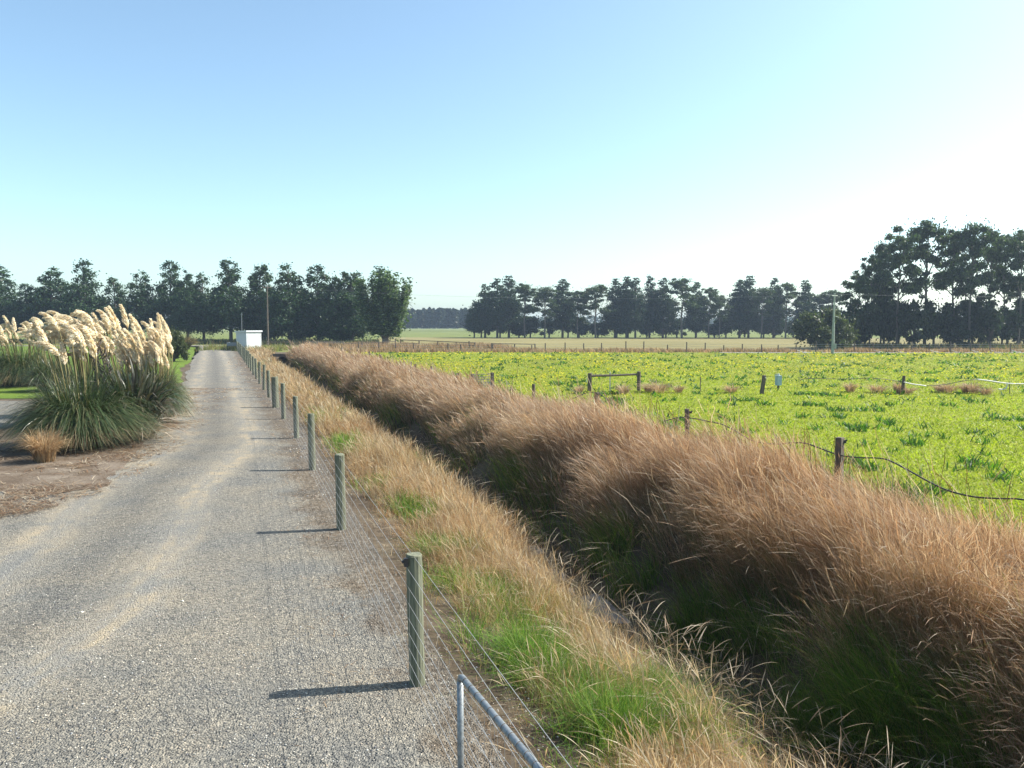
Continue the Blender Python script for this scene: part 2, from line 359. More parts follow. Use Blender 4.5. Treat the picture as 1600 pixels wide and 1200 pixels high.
# ------------------------------------------------------------------ grass
RS = np.random.RandomState(7)
def infrustum(x, y, m=1.12):
    return (y > 2.2) & (np.abs(x)/np.maximum(y, .1) < .667*m+1.2/np.maximum(y, 1))
def strips(base, h, lean, wid, col, segs=4, prof=None, power=1.7, tipcol=None, jitter=.0, rs=RS, wdir=None):
    """curved ribbons; base (N,3), h (N), lean (N,2) horizontal travel as a fraction of h"""
    n = len(base); u = np.linspace(0, 1, segs+1)
    if prof is None: prof = 1-u**1.6*.93
    lm = np.hypot(lean[:, 0], lean[:, 1])
    ang = rs.rand(n)*6.283 if wdir is None else wdir
    wd = np.stack([np.cos(ang), np.sin(ang), rs.randn(n)*.15], -1)
    P = np.zeros((n, segs+1, 3))
    droop = np.clip(lm, 0, 1.6)
    for k, t in enumerate(u):
        P[:, k, 0] = base[:, 0]+lean[:, 0]*h*t**power
        P[:, k, 1] = base[:, 1]+lean[:, 1]*h*t**power
        P[:, k, 2] = base[:, 2]+h*(t-.24*droop**1.6*t**2.6)
        if jitter and 0 < k: P[:, k, :] += rs.randn(n, 3)*jitter*h[:, None]*t
    W = wid[:, None]*prof[None, :]*.5
    A = P-wd[:, None, :]*W[..., None]; B = P+wd[:, None, :]*W[..., None]
    V = np.stack([A, B], 2).reshape(-1, 3)
    st = (np.arange(n)*(2*(segs+1)))[:, None]+np.arange(segs)[None, :]*2
    st = st.ravel(); Fq = np.stack([st, st+1, st+3, st+2], -1)
    C = np.repeat(col, 2*(segs+1), axis=0)
    if tipcol is not None:
        tt = np.tile(np.repeat(u, 2), n)[:, None]**1.5; C = C*(1-tt)+np.repeat(tipcol, 2*(segs+1), axis=0)*tt
    return V, Fq, C, P
def join(L):
    Vs, Fs, Cs, off = [], [], [], 0
    for V, Fq, C in L: Vs.append(V); Fs.append(Fq+off); Cs.append(C); off += len(V)
    return np.concatenate(Vs), np.concatenate(Fs), np.concatenate(Cs)
def scatter(n, s0, s1, y0, y1, pw=1.0, rs=RS):
    """even in s, denser close to the camera: p(y) ~ 1/y^pw"""
    u = rs.rand(n)
    if pw == 1: y = y0*(y1/y0)**u
    else: a = 1-pw; y = (y0**a+(y1**a-y0**a)*u)**(1/a)
    s = s0+(s1-s0)*rs.rand(n)
    return xc(y)+s/KN, y, s
def clump(x, y, c, k=0):
    '''nearest jittered cell centre: offset to it, a random number per clump, distance'''
    gx = np.floor(x/c); gy = np.floor(y/c); bd = np.full(len(x), 1e9); ox = x*0; oy = x*0; idn = x*0
    for i in (-1, 0, 1):
        for j in (-1, 0, 1):
            cx = (gx+i+hsh(gx+i, gy+j, k))*c; cy = (gy+j+hsh(gx+i, gy+j, k+1))*c; d = np.hypot(x-cx, y-cy); m = d < bd
            bd = np.where(m, d, bd); ox = np.where(m, x-cx, ox); oy = np.where(m, y-cy, oy); idn = np.where(m, hsh(gx+i, gy+j, k+2), idn)
    return ox, oy, idn, bd
def palette(n, cols, rs=RS, var=.18):
    c = np.array(cols)[rs.randint(0, len(cols), n)]
    return np.clip(c*(1+rs.randn(n, 1)*var), .01, .9)

def tall_brown():
    L = []; rs = np.random.RandomState(11)
    for (n, seedy) in ((430000, True), (230000, False)):
        x, y, s = scatter(n, 4.2, 8.3, 3.6, 76, 1.25, rs)
        big = fbm(x*.4, y*.4, 21); mid = fbm(x*1.7, y*1.7, 22)
        ox, oy, cid, cd = clump(x, y, .55, 40); _, _, cid2, _ = clump(x, y, 1.7, 44)
        edge = np.interp(s+(mid-.5)*1.6, [4.45, 5.0, 7.6, 8.5], [0, 1, 1, .05])
        keep = infrustum(x, y) & (rs.rand(n) < np.clip(1.25-cd/.36+(mid-.4)*1.6, .05, 1)*edge) & (y < 73+noise(x, y, 2)*3)
        x, y, s, big, mid, ox, oy, cid, cid2, cd = (a[keep] for a in (x, y, s, big, mid, ox, oy, cid, cid2, cd)); n = len(x)
        h = (.28+.42*mid+.62*cid+.52*cid2)*(.60+.55*rs.rand(n))*np.clip(1.12-.55*cd/.5, .5, 1.1)
        h *= np.interp(s, [4.3, 5.0, 6.6, 7.6, 8.3], [.72, 1.05, 1.0, .82, .6])
        tall = rs.rand(n) < .04; h = np.where(tall, h*1.28, h)
        if not seedy: h *= .72
        sway = .42+.50*fbm(x*.5, y*.5, 31)+rs.randn(n)*.20+.35*(cid-.5)
        la = np.pi+.30+(fbm(x*.5, y*.5, 33)-.5)*1.6+rs.randn(n)*.34+(cid-.5)*1.3
        lean = np.stack([np.cos(la), np.sin(la)], -1)*sway[:, None]*.8+np.stack([ox, oy], -1)*.7
        wid = np.maximum(.0019, y*.00036)*(.6+rs.rand(n)*.9)*(1.0 if seedy else 1.5)
        cols = palette(n, [(.38, .23, .12), (.46, .30, .17), (.28, .16, .085), (.56, .43, .28), (.40, .27, .17), (.19, .11, .06), (.66, .56, .42)], rs, .22)
        warm = np.clip((big-.42)*3+(cid-.5)*.8, 0, 1)[:, None]
        cols = cols*(1-.45*warm)+np.array([.56, .46, .35])*warm*.45
        rust = np.clip((cid2-.55)*2.2, 0, 1)[:, None]; cols = cols*(1-.35*rust)+np.array([.34, .16, .07])*rust*.35
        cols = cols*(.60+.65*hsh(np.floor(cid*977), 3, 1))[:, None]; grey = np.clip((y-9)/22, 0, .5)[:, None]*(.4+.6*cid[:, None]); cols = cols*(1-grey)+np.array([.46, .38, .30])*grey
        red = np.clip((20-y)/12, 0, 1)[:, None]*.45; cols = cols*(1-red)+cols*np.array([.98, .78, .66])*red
        olive = np.clip(.9-cid2*3.2, 0, .6)[:, None]*(rs.rand(n, 1) < .5); cols = cols*(1-olive)+np.array([.30, .28, .13])*olive
        if not seedy:
            gm = np.clip((5.5-s)/.6+(mid-.55)*2.0, 0, 1)[:, None]*(rs.rand(n, 1) < .75)
            cols = cols*(1-gm)+palette(n, [(.07, .13, .03), (.10, .17, .035), (.14, .19, .05)], rs)*gm
        base = np.stack([x, y, ground(x, y)-.02], -1)
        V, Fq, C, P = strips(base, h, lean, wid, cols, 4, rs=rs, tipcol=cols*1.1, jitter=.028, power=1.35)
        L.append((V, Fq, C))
        if seedy:                               # feathery seed heads on the stem ends
            m = rs.rand(n) < .55; T = P[m][:, 3]; D = P[m][:, 4]-P[m][:, 3]
            hh = np.maximum(D[:, 2], .03)*(.6+.8*rs.rand(m.sum())); ln = D[:, :2]/np.maximum(D[:, 2], .03)[:, None]
            nn = m.sum()
            sc = palette(nn, [(.64, .51, .38), (.57, .41, .28), (.50, .33, .21), (.74, .63, .49), (.42, .26, .16)], rs, .16)
            V, Fq, C, _ = strips(T, hh, ln+rs.randn(nn, 2)*.12, np.maximum(.0058, y[m]*.0007)*(.5+rs.rand(nn)*.9), sc, 3, np.array([.25, 1, .8, .1]), 1.0, rs=rs, jitter=.05)
            L.append((V, Fq, C))
    # stiff dock and thistle stalks standing up through the grass, and pale broken stems
    n = 5000; x, y, s = scatter(n, 4.5, 8.6, 4.5, 60, 1.3, rs); d = fbm(x*.9, y*.9, 29); k = infrustum(x, y) & (rs.rand(n) < np.clip((d-.45)*5, .03, 1)); x, y = x[k], y[k]; n = len(x)
    a = rs.rand(n)*6.28; lm = .08+.35*rs.rand(n); pale = rs.rand(n) < .5
    c = np.where(pale[:, None], palette(n, [(.70, .60, .45), (.60, .48, .34)], rs), palette(n, [(.16, .08, .04), (.24, .13, .06), (.12, .08, .04)], rs))
    V, Fq, C, P = strips(np.stack([x, y, ground(x, y)], -1), .85+.55*rs.rand(n), np.stack([np.cos(a)*lm-.25, np.sin(a)*lm], -1), np.maximum(.005, y*.0006), c, 4, np.array([.7, .7, .6, 1.5, .3]), 1.2, rs=rs, jitter=.03); L.append((V, Fq, C))
    V, Fq, C = join(L)
    o = mesh_np('tall_dry_grass', V, Fq, M_grass, colors=C); tag(o, kind='stuff')
tall_brown()

GP = [(750, 975, .34), (820, 1010, .42), (860, 1060, .36), (895, 1165, .34), (680, 905, .28), (575, 755, .4), (540, 705, .45), (650, 790, .4), (1040, 1040, .3), (700, 850, .3), (570, 680, .5), (510, 655, .5), (960, 1120, .25), (780, 900, .25)]
def bank():
    L = []; rs = np.random.RandomState(12)
    spots = [gp(a, b, -.1 if k < 8 else -.2)[:2]+(c,) for k, (a, b, c) in enumerate(GP)] if False else [(gp(a, b, .05).x, gp(a, b, .05).y, c) for a, b, c in GP]
    n = 440000
    x, y, s = scatter(n, .2, 3.3, 3.0, 80, 1.3, rs)
    ox, oy, cid, cd = clump(x, y, .42, 60); _, _, cid2, _ = clump(x, y, 1.3, 64)
    mid = fbm(x*1.5, y*1.5, 41); big = fbm(x*.5, y*.5, 42); fine = fbm(x*4, y*4, 43)
    edge = np.interp(s+(fine-.5)*.9, [.5, .85, 1.15], [0, .2, 1])
    keep = infrustum(x, y) & (rs.rand(n) < np.clip(1.2-cd/.27+(mid-.45)*1.9, .06, 1)*edge*np.where(y < 12, np.interp(s, [1.9, 2.5], [1, .04]), np.interp(s, [2.4, 3.2], [1, .4])))
    x, y, s, mid, big, fine, ox, oy, cid, cid2, cd = (a[keep] for a in (x, y, s, mid, big, fine, ox, oy, cid, cid2, cd)); n = len(x)
    green = np.zeros(n)
    for (gx, gy, r) in spots:
        green = np.maximum(green, np.clip(1.6-np.hypot(x-gx, y-gy)/r-(fine-.5)*1.6, 0, 1))
    green = np.maximum(green, np.clip((big-.62)*5, 0, .8))
    isg = rs.rand(n) < np.clip(green*2.2-.3, 0, .98)*np.where(cid > .22, 1, .12)
    h = (.07+.20*mid+.24*cid+.20*rs.rand(n)**2)*np.interp(s, [.3, 1.0, 2.2, 3.3], [.6, 1.0, 1.0, .75])*np.interp(y, [6, 14], [.9, 1.1])
    h = np.where(isg, .20+.16*rs.rand(n)+.14*cid, h); h = np.where(y > 30, h*1.15, h)
    la = rs.rand(n)*6.283; lm = np.abs(rs.randn(n))*.55+.1
    lm = lm*1.25; lean = np.stack([np.cos(la)*lm-.08, np.sin(la)*lm-.05], -1)+np.stack([ox, oy], -1)*2.2+np.stack([np.cos(cid*40), np.sin(cid*40)], -1)*.28
    wid = np.maximum(.0026, y*.00042)*(.6+rs.rand(n)*1.0)
    c1 = palette(n, [(.50, .33, .15), (.58, .42, .22), (.42, .24, .10), (.68, .55, .36), (.34, .19, .08), (.74, .65, .48), (.24, .14, .07)], rs, .22)
    c1 = c1*(.76+.66*hsh(np.floor(cid*977), 3, 2))[:, None]; pale = np.clip((cid2-.5)*2, 0, 1)[:, None]; c1 = c1*(1-.35*pale)+np.array([.66, .57, .40])*.35*pale
    ol = (np.clip((.35-cid2)*3, 0, .7)*(rs.rand(n) < .5))[:, None]; c1 = c1*(1-ol)+np.array([.34, .36, .12])*ol
    rust = np.clip((fbm(x*.9, y*.9, 47)-.5)*3, 0, 1)[:, None]
    c1 = c1*(1-.4*rust)+np.array([.42, .20, .08])*.4*rust
    c2 = palette(n, [(.13, .30, .03), (.18, .38, .035), (.08, .20, .025), (.30, .40, .07)], rs)
    cols = np.where(isg[:, None], c2, c1); wid = np.where(isg, wid*1.7, wid)
    base = np.stack([x, y, ground(x, y)-.02], -1)
    V, Fq, C, P = strips(base, h, lean, wid, cols, 3, rs=rs, jitter=.15, tipcol=cols*1.1); L.append((V, Fq, C))
    m = (rs.rand(n) < .12) & ~isg                # stalks standing above the mat
    k = m.sum(); la = rs.rand(k)*6.283; lm = np.abs(rs.randn(k))*.3
    h2 = h[m]*1.35+.06; lean2 = np.stack([np.cos(la)*lm*1.5-.2, np.sin(la)*lm*1.5-.1], -1)
    c3 = palette(k, [(.66, .52, .33), (.72, .62, .44), (.52, .36, .2)], rs)
    V, Fq, C, P = strips(base[m], h2, lean2, np.maximum(.0024, y[m]*.00036), c3, 4, rs=rs); L.append((V, Fq, C))
    T = P[:, 3]; D = P[:, 4]-P[:, 3]; hh = np.maximum(D[:, 2], .015)
    V, Fq, C, _ = strips(T, hh*1.3, D[:, :2]/hh[:, None], np.maximum(.0075, y[m]*.0008)*(.6+.7*rs.rand(k)), c3*.95, 3, np.array([.3, 1, .7, .1]), 1.0, rs=rs); L.append((V, Fq, C))
    # long arching seed stems bending over the ditch
    n = 5200; x, y, s = scatter(n, 1.9, 4.6, 4.3, 26, 1.5, rs); d = fbm(x*1.6, y*1.6, 49)
    k = infrustum(x, y) & (rs.rand(n) < np.clip((d-.40)*5, 0, 1)); x, y, s = x[k], y[k], s[k]; n = len(x)
    la = rs.rand(n)*6.283; lm = .5+.7*rs.rand(n); c4 = palette(n, [(.50, .42, .30), (.42, .33, .22), (.62, .54, .40), (.30, .21, .13)], rs)
    V, Fq, C, P = strips(np.stack([x, y, ground(x, y)], -1), .40+.35*rs.rand(n), np.stack([np.cos(la)*lm-.2, np.sin(la)*lm], -1), np.maximum(.003, y*.0004), c4, 6, rs=rs, power=2.0); L.append((V, Fq, C))
    T = P[:, 5]; D = P[:, 6]-P[:, 5]; hh = np.maximum(np.abs(D[:, 2]), .02); dn = np.sign(D[:, 2])
    V, Fq, C, _ = strips(T, hh*1.6*dn, D[:, :2]/(hh*dn)[:, None], np.maximum(.009, y*.0009)*(.7+.5*rs.rand(n)), c4*1.15, 4, np.array([.3, 1, .9, .6, .1]), 1.0, rs=rs); L.append((V, Fq, C))
    V, Fq, C = join(L); tag(mesh_np('dry_bank_grass', V, Fq, M_grass, colors=C), kind='stuff')
    # lush green and rushy grass in the bottom of the ditch
    n = 130000; x, y, s = scatter(n, 2.9, 5.3, 4.2, 74, 1.3, rs)
    mid = fbm(x*.8, y*.8, 51); fine = fbm(x*2.5, y*2.5, 52)
    sp = x*0
    for (a, b, r) in [(950, 850, .55), (1000, 885, .5), (1110, 950, .8), (1180, 990, .6), (1300, 1090, .75), (1390, 1120, .6), (740, 700, .8), (690, 690, .6), (820, 760, .6), (640, 640, .9), (600, 620, .9), (1540, 1160, .6), (870, 810, .5)]:
        q = gp(a, b, -.55); sp = np.maximum(sp, np.clip(1.5-np.hypot(x-q.x, y-q.y)/(r*.72)-(fine-.5)*1.6, 0, 1))
    keep = infrustum(x, y) & (rs.rand(n) < np.maximum(sp*(fine > .40), np.clip((mid-.54)*4, .02, .3)*np.interp(s, [2.9, 3.5, 4.0, 4.8, 5.1], [.0, .06, .8, 1, .4]))*np.where((y < 12) & (s < 3.45), .03, 1))
    x, y, s, mid, fine, sp = (a[keep] for a in (x, y, s, mid, fine, sp)); n = len(x)
    h = (.25+.5*mid+.3*fine)*(.7+.5*rs.rand(n))*np.interp(s, [3.3, 4.2, 5], [.6, 1, 1.1])
    la = np.pi+.3+rs.randn(n)*1.1; lm = .3+np.abs(rs.randn(n))*.35
    lean = np.stack([np.cos(la)*lm, np.sin(la)*lm], -1)*1.2
    cols = palette(n, [(.09, .19, .025), (.14, .28, .03), (.07, .14, .025), (.22, .32, .06), (.32, .30, .12)], rs)
    brown = ((sp < .2) & (rs.rand(n) < .6))[:, None]; cols = np.where(brown, palette(n, [(.26, .19, .09), (.18, .15, .07), (.36, .28, .16)], rs), cols)
    _, _, cc, _ = clump(x, y, .5, 90); h = h*(.5+.75*cc)
    base = np.stack([x, y, ground(x, y)-.02], -1)
    V, Fq, C, P = strips(base, h, lean, np.maximum(.006, y*.0007)*(.7+.7*rs.rand(n)), cols, 4, rs=rs, jitter=.015)
    tag(mesh_np('ditch_grass', V, Fq, M_green, colors=C), kind='stuff')
bank()

def bed_litter():
    rs = np.random.RandomState(16); n = 26000
    y = 11.6+24*rs.rand(n)**1.4; xl = np.interp(y, [12, 14, 21, 28, 35], [-10, -13, -14, -16.5, -16]); xr = np.interp(y, [12, 14, 18, 26, 34], [-7.6, -7.2, -7.9, -9.8, -12.6])
    f = rs.rand(n)**.8; x = xl*(1-f)+xr*f; d = fbm(x*1.3, y*1.3, 62); k = rs.rand(n) < np.clip((d-.35)*3, .03, 1); x, y = x[k], y[k]; n = len(x)
    a = rs.rand(n)*6.283; h = .03+.05*rs.rand(n); cols = palette(n, [(.40, .28, .17), (.50, .40, .28), (.22, .14, .09), (.62, .54, .42), (.33, .2, .12)], rs)
    V, Fq, C, P = strips(np.stack([x, y, x*0+.025], -1), h, np.stack([np.cos(a), np.sin(a)], -1)*(2.5+3*rs.rand(n))[:, None], y*.0009*(.6+rs.rand(n)), cols, 2, power=1.0, rs=rs, wdir=a+1.57)
    V[:, 2] = np.maximum(V[:, 2], .022); tag(mesh_np('fallen_leaves', V, Fq, M_grass, colors=C), kind='stuff')
bed_litter()
def litter():                                   # fallen straw and dead stalks along the fence foot
    rs = np.random.RandomState(13); n = 15000
    x, y, s = scatter(n, -1.3, 1.2, 3.0, 70, 1.2, rs)
    d = fbm(x*1.6, y*1.6, 61); keep = infrustum(x, y) & (rs.rand(n) < np.clip((d-.42)*5, 0, 1)*np.interp(s, [-1.3, -.5, .4, 1.2], [.1, .6, 1, 1]))
    x, y, s = x[keep], y[keep], s[keep]; n = len(x)
    a = rs.rand(n)*6.283; ln = (.04+.16*rs.rand(n)**2)*np.maximum(1, y*.06)
    h = ln*.25; lean = np.stack([np.cos(a), np.sin(a)], -1)*(ln/h)[:, None]*.9
    base = np.stack([x, y, ground(x, y)+.022], -1)
    cols = palette(n, [(.40, .28, .17), (.55, .46, .33), (.25, .16, .10), (.68, .62, .52), (.33, .2, .12)], rs)
    V, Fq, C, P = strips(base, h, lean*.0+np.stack([np.cos(a), np.sin(a)], -1)*3.2, np.maximum(.006, y*.0008), cols, 2, power=1.0, rs=rs, wdir=a+1.57)
    V[:, 2] = np.clip(V[:, 2], ground(V[:, 0], V[:, 1])+.012, None)
    tag(mesh_np('straw_litter', V, Fq, M_grass, colors=C), kind='stuff')
litter()

OCT = np.array([(1, 0, 0), (-1, 0, 0), (0, 1, 0), (0, -1, 0), (0, 0, 1), (0, 0, -1)], float)
OCF = np.array([(0, 2, 4), (2, 1, 4), (1, 3, 4), (3, 0, 4), (2, 0, 5), (1, 2, 5), (3, 1, 5), (0, 3, 5)])
def stones():
    rs = np.random.RandomState(14); n = 34000
    x, y, s = scatter(n, -7.5, .8, 3.0, 16, 1.5, rs)
    keep = infrustum(x, y) & (fbm(x*.9, y*.9, 71) > .38-.2*rs.rand(n)) & ((s < -.3) | (rs.rand(n) < .4)); x, y, s = x[keep], y[keep], s[keep]; n = len(x)
    r = (.004+.007*rs.rand(n)**2)*np.maximum(1, y*.09); r[rs.rand(n) < .002] *= 2.2
    m = 500; y2 = 13*(45/13)**rs.rand(m); s2 = -.35+.8*rs.rand(m); k = fbm(y2*.7, s2*2, 75) > .45; y2, s2 = y2[k], s2[k]; m = len(y2)   # pale rubble at the fence foot
    x = np.concatenate([x, sxy(s2, y2)]); y = np.concatenate([y, y2]); s = np.concatenate([s, s2]); r = np.concatenate([r, rs.rand(m)**2*.02+.008]); n = len(x)
    V = OCT[None]*(r[:, None, None])*(.6+.7*rs.rand(n, 6, 1))
    V[:, :, 2] *= .7
    a = rs.rand(n)*6.28; ca, sa = np.cos(a)[:, None], np.sin(a)[:, None]
    V = np.stack([V[..., 0]*ca-V[..., 1]*sa, V[..., 0]*sa+V[..., 1]*ca, V[..., 2]], -1)
    fr = np.clip((s-np.interp(y, ys, lefts))/(np.interp(y, ys, rights)-np.interp(y, ys, lefts)), 0, 1)
    V += np.stack([x, y, .012+.035*np.sin(np.pi*np.clip((s+4)/4, 0, 1))*np.clip(-s, 0, 1)+r*.2], -1)[:, None]
    Fq = (OCF[None]+np.arange(n)[:, None, None]*6).reshape(-1, 3)
    C = np.repeat(palette(n, [(.2, .2, .2), (.34, .34, .32), (.40, .38, .33), (.46, .42, .35), (.34, .28, .22), (.12, .12, .13)], rs), 6, 0)
    m, nn, out = newmat('stone_mat'); at = N(nn, 'ShaderNodeAttribute', attribute_name='Col'); p = N(nn, 'ShaderNodeBsdfPrincipled', Roughness=.85)
    nn.links.new(at.outputs['Color'], p.inputs['Base Color']); nn.links.new(p.outputs[0], out.inputs[0])
    tag(mesh_np('loose_gravel', V, Fq, m, colors=C), kind='stuff')
stones()

def paddock_cover():
    rs = np.random.RandomState(15); n = 560000
    y = 7*(83/7)**(rs.rand(n)); u = rs.rand(n)*1.62-.74; x = u*y
    s = (x-xc(y))*KN; big = fbm(x*.22, y*.22, 81); mid = fbm(x*1.5, y*1.1, 82); fine = fbm(x*3.2, y*3.2, 83)
    keep = (s > 8.0) & infrustum(x, y) & (y < 81+x*-.01)
    x, y, s, big, mid, fine = (a[keep] for a in (x, y, s, big, mid, fine)); n = len(x)
    near = np.interp(s, [8, 10.5], [1, 0])
    weed = np.clip((mid-.63)*9, 0, 1)*np.clip((fine-.35)*4, 0, 1)
    isw = rs.rand(n) < weed
    h = np.where(isw, .08+.19*rs.rand(n), .02+.045*rs.rand(n)+.03*fine)
    h = h*(1+1.8*near*(fine > .45))
    la = rs.rand(n)*6.283; lm = .4+rs.rand(n)*.9
    lean = np.stack([np.cos(la)*lm, np.sin(la)*lm], -1)
    wid = np.maximum(.009, y*.0011)*(.6+.8*rs.rand(n)); wid[isw] *= 1.5
    g1 = palette(n, [(.36, .44, .03), (.44, .50, .03), (.32, .40, .03), (.48, .50, .05), (.26, .33, .025)], rs, .15)
    g1 = g1*np.array([.98, .98, 1.3])*(.88+.34*fine)[:, None]*np.where(mid < .42, .88, 1)[:, None]
    far = np.clip((y-22)/40, 0, 1)[:, None]*(.4+.6*(big > .45)[:, None]); g1 = g1*(1-.5*far)+np.array([.36, .32, .05])*.5*far
    g2 = palette(n, [(.07, .17, .03), (.11, .24, .03), (.05, .13, .03)], rs)
    dr = palette(n, [(.36, .32, .12), (.30, .34, .09), (.45, .36, .17)], rs)
    cols = np.where(isw[:, None], g2, g1)
    dry = (rs.rand(n) < np.clip(near*.45+np.clip((y-30)/60, 0, .3)*(big > .42), 0, 1))
    cols = np.where(dry[:, None] & ~isw[:, None], dr, cols)
    base = np.stack([x, y, np.zeros(n)+.0], -1)
    V, Fq, C, P = strips(base, h, lean, wid, cols, 2, np.array([.5, 1, .15]), rs=rs, power=1.3)
    tag(mesh_np('paddock_greenery', V, Fq, M_green, colors=C), kind='stuff')
    # yellow flower heads
    n = 60000; y = 14*(82/14)**(rs.rand(n)**.8); x = (rs.rand(n)*1.5-.62)*y; s = (x-xc(y))*KN
    d = fbm(x*.3, y*.12, 91); f2 = fbm(x*1.1, y*.9, 92)
    keep = (s > 9) & infrustum(x, y) & (rs.rand(n) < np.clip((d-.40)*3.2, 0, 1)*np.interp(y, [14, 30, 45, 82], [.05, .2, 1, .8])*np.clip((f2-.3)*3, 0, 1)) & (y < 80)
    x, y = x[keep], y[keep]; n = len(x); r = np.maximum(.02, y*.0011)*(.7+.6*rs.rand(n)); z = .10+.12*rs.rand(n)
    a = rs.rand(n)*6.28; t = (rs.rand(n, 2)-.5)*1.2
    V = np.zeros((n, 4, 3))
    for k in range(4):
        ca = a+k*1.5708; V[:, k, 0] = x+np.cos(ca)*r; V[:, k, 1] = y+np.sin(ca)*r; V[:, k, 2] = z+(np.cos(ca)*t[:, 0]+np.sin(ca)*t[:, 1])*r
    C = np.repeat(palette(n, [(.70, .56, .02), (.78, .66, .04), (.62, .52, .03)], rs, .1), 4, 0)
    tag(mesh_np('yellow_flowers', V.reshape(-1, 3), np.arange(4*n).reshape(n, 4), M_green, colors=C), kind='stuff')
paddock_cover()

def grass_strip(name, pts, n, h, cols, wid, seed, spread, mat=None, fac=1.0):
    """grass along a polyline given as world points (x, y, half width)"""
    rs = np.random.RandomState(seed); pts = np.array(pts, float)
    t = rs.rand(n)*(len(pts)-1); i = t.astype(int); f = (t-i)[:, None]
    q = pts[i]*(1-f)+pts[i+1]*f; x = q[:, 0]; y = q[:, 1]+rs.randn(n)*q[:, 2]
    d = fbm(x*.5, y*.5, seed); k = rs.rand(n) < np.clip((d-.3)*4*fac, .05, 1); x, y, d = x[k], y[k], d[k]; n = len(x)
    hh = h*(.4+.9*d)*(.6+.6*rs.rand(n)); la = rs.rand(n)*6.28; lm = .2+.3*rs.rand(n)
    V, Fq, C, P = strips(np.stack([x, y, x*0], -1), hh, np.stack([np.cos(la)*lm-.15, np.sin(la)*lm], -1), wid*(.6+.8*rs.rand(n)), palette(n, cols, rs), 2, rs=rs, power=1.5)
    return tag(mesh_np(name, V, Fq, mat or M_grass, colors=C), kind='stuff')
TAN = [(.44, .32, .18), (.52, .40, .24), (.36, .23, .14), (.30, .26, .12), (.50, .36, .25)]
grass_strip('boundary_dry_grass', [(-24, 85, .9), (-10, 84.5, 1.2), (20, 84.3, 1.2), (60, 83.2, 1.0), (95, 82, 1.2)], 26000, .48, TAN, .085, 101, 1)
grass_strip('field_edge_grass', [(-25, 97, 1.5), (-17, 99, 2.5), (-8, 98, 1.6), (0, 97, 1.4)], 8000, .8, TAN, .08, 102, 1)
grass_strip('yard_grass', [(-36, 92, 2.0), (-30, 91, 2.5), (-26, 88, 2.0)], 4000, .7, [(.25, .30, .08), (.40, .34, .16), (.18, .24, .05)], .07, 103, 1)
grass_strip('shade_tinted_undergrowth', [(-130, 127, 3), (-60, 124, 3), (-20, 114, 2)], 16000, .8, [(.04, .07, .03), (.08, .12, .03), (.14, .13, .06)], .16, 104, 1)  # undergrowth coloured dark to carry the tree shade on this strip
grass_strip('rank_grass_under_trees', [(40, 97, 2), (66, 97, 3), (100, 95, 3)], 9000, .8, [(.14, .17, .05), (.32, .26, .13), (.10, .14, .04)], .12, 105, 1)

# ------------------------------------------------------------------ fences, posts, gate
def post_mesh(name, h, r, seed, mat, square=False, sunk=.25, lean=0.0):
    rs = random.Random(seed); n = 4 if square else 14; mb = MB(); rings = []
    zs = [-sunk, 0, h*.33, h*.66, h-.012, h]
    vs = []
    for i, z in enumerate(zs):
        rr = r*(1+rs.uniform(-.03, .03))*(.90 if i == len(zs)-1 else 1)
        for k in range(n):
            a = 2*math.pi*k/n+(.785 if square else 0); q = rr*(1.3 if square else 1)*(1+rs.uniform(-.025, .025))
            vs.append((math.cos(a)*q+lean*z, math.sin(a)*q, z+(rs.uniform(-.006, .006) if i == len(zs)-1 else 0)))
    fs = []
    for i in range(len(zs)-1):
        for k in range(n): fs.append((i*n+k, i*n+(k+1) % n, (i+1)*n+(k+1) % n, (i+1)*n+k))
    fs.append(tuple((len(zs)-1)*n+k for k in range(n)))
    mb.add(vs, fs); return mb.build(name, mat, raw=True)

# roadside fence
FY = [1.6, 6.2, 11.05, 15.65, 20.1, 24.2, 27.6, 31.4, 35.0, 38.7, 42.0]+[45.6+3.7*k for k in range(13)]
fence = thing('netting_fence', 'long row of grey-green round wooden posts with wire netting beside the gravel drive', 'fence', (float(xc(6.2)), 6.2, 0))
fl = Vector(fence.location)
pm = [post_mesh('fence_post', 1.15, .068, 40+k, M_post, lean=(k-1.5)*.004) for k in range(4)]
rnd0 = random.Random(8); pthick = post_mesh('fence_post', 1.16, .12, 55, M_post)
for k, y in enumerate(FY):
    m_ = pthick if k == 6 else pm[k % 4]
    p = Vector((float(sxy(.0, y)), y, 0))-fl
    inst('fence_post', m_, fence, p, (rnd0.uniform(-.03, .03), rnd0.uniform(-.03, .03), k*1.3), (1, 1, (1.0, .965, .98, 1.02, .97)[k % 5]))
rnd = random.Random(3)
WZ = [.10, .21, .33, .45, .57, .70, .84, .99]
mb = MB()
for wz in WZ[:-1]:
    pts = []
    for k in range(len(FY)-1):
        for t in (0, .5):
            y = FY[k]*(1-t)+FY[k+1]*t; off = -.078 if k != 6 or t else -.13
            pts.append(Vector((float(sxy(off, y)), y, wz+.018+rnd.uniform(-.008, .008)-(.012 if t else 0)))-fl)
    mb.tube(pts, .0019, 3, False)
for y in np.arange(1.9, 30, .30):                # netting stays
    x = float(sxy(-.076, y)); mb.tube([Vector((x, y, .10))-fl, Vector((x+rnd.uniform(-.01, .01), y+.01, .5))-fl, Vector((x, y, .86))-fl], .0013, 3, False)
mb.build('wire_netting', M_wire, fence)
for wz, off in ((1.0, -.078), (1.09, -.02)):
    mb = MB(); pts = [Vector((float(sxy(off, y)), y, wz+rnd.uniform(-.01, .01)))-fl for y in FY]
    mb.tube(pts, .0022, 3, False); mb.build('top_wire', M_wire, fence)
mb = MB(); a = Vector((float(sxy(-.09, 6.15)), 6.15, 1.06))-fl
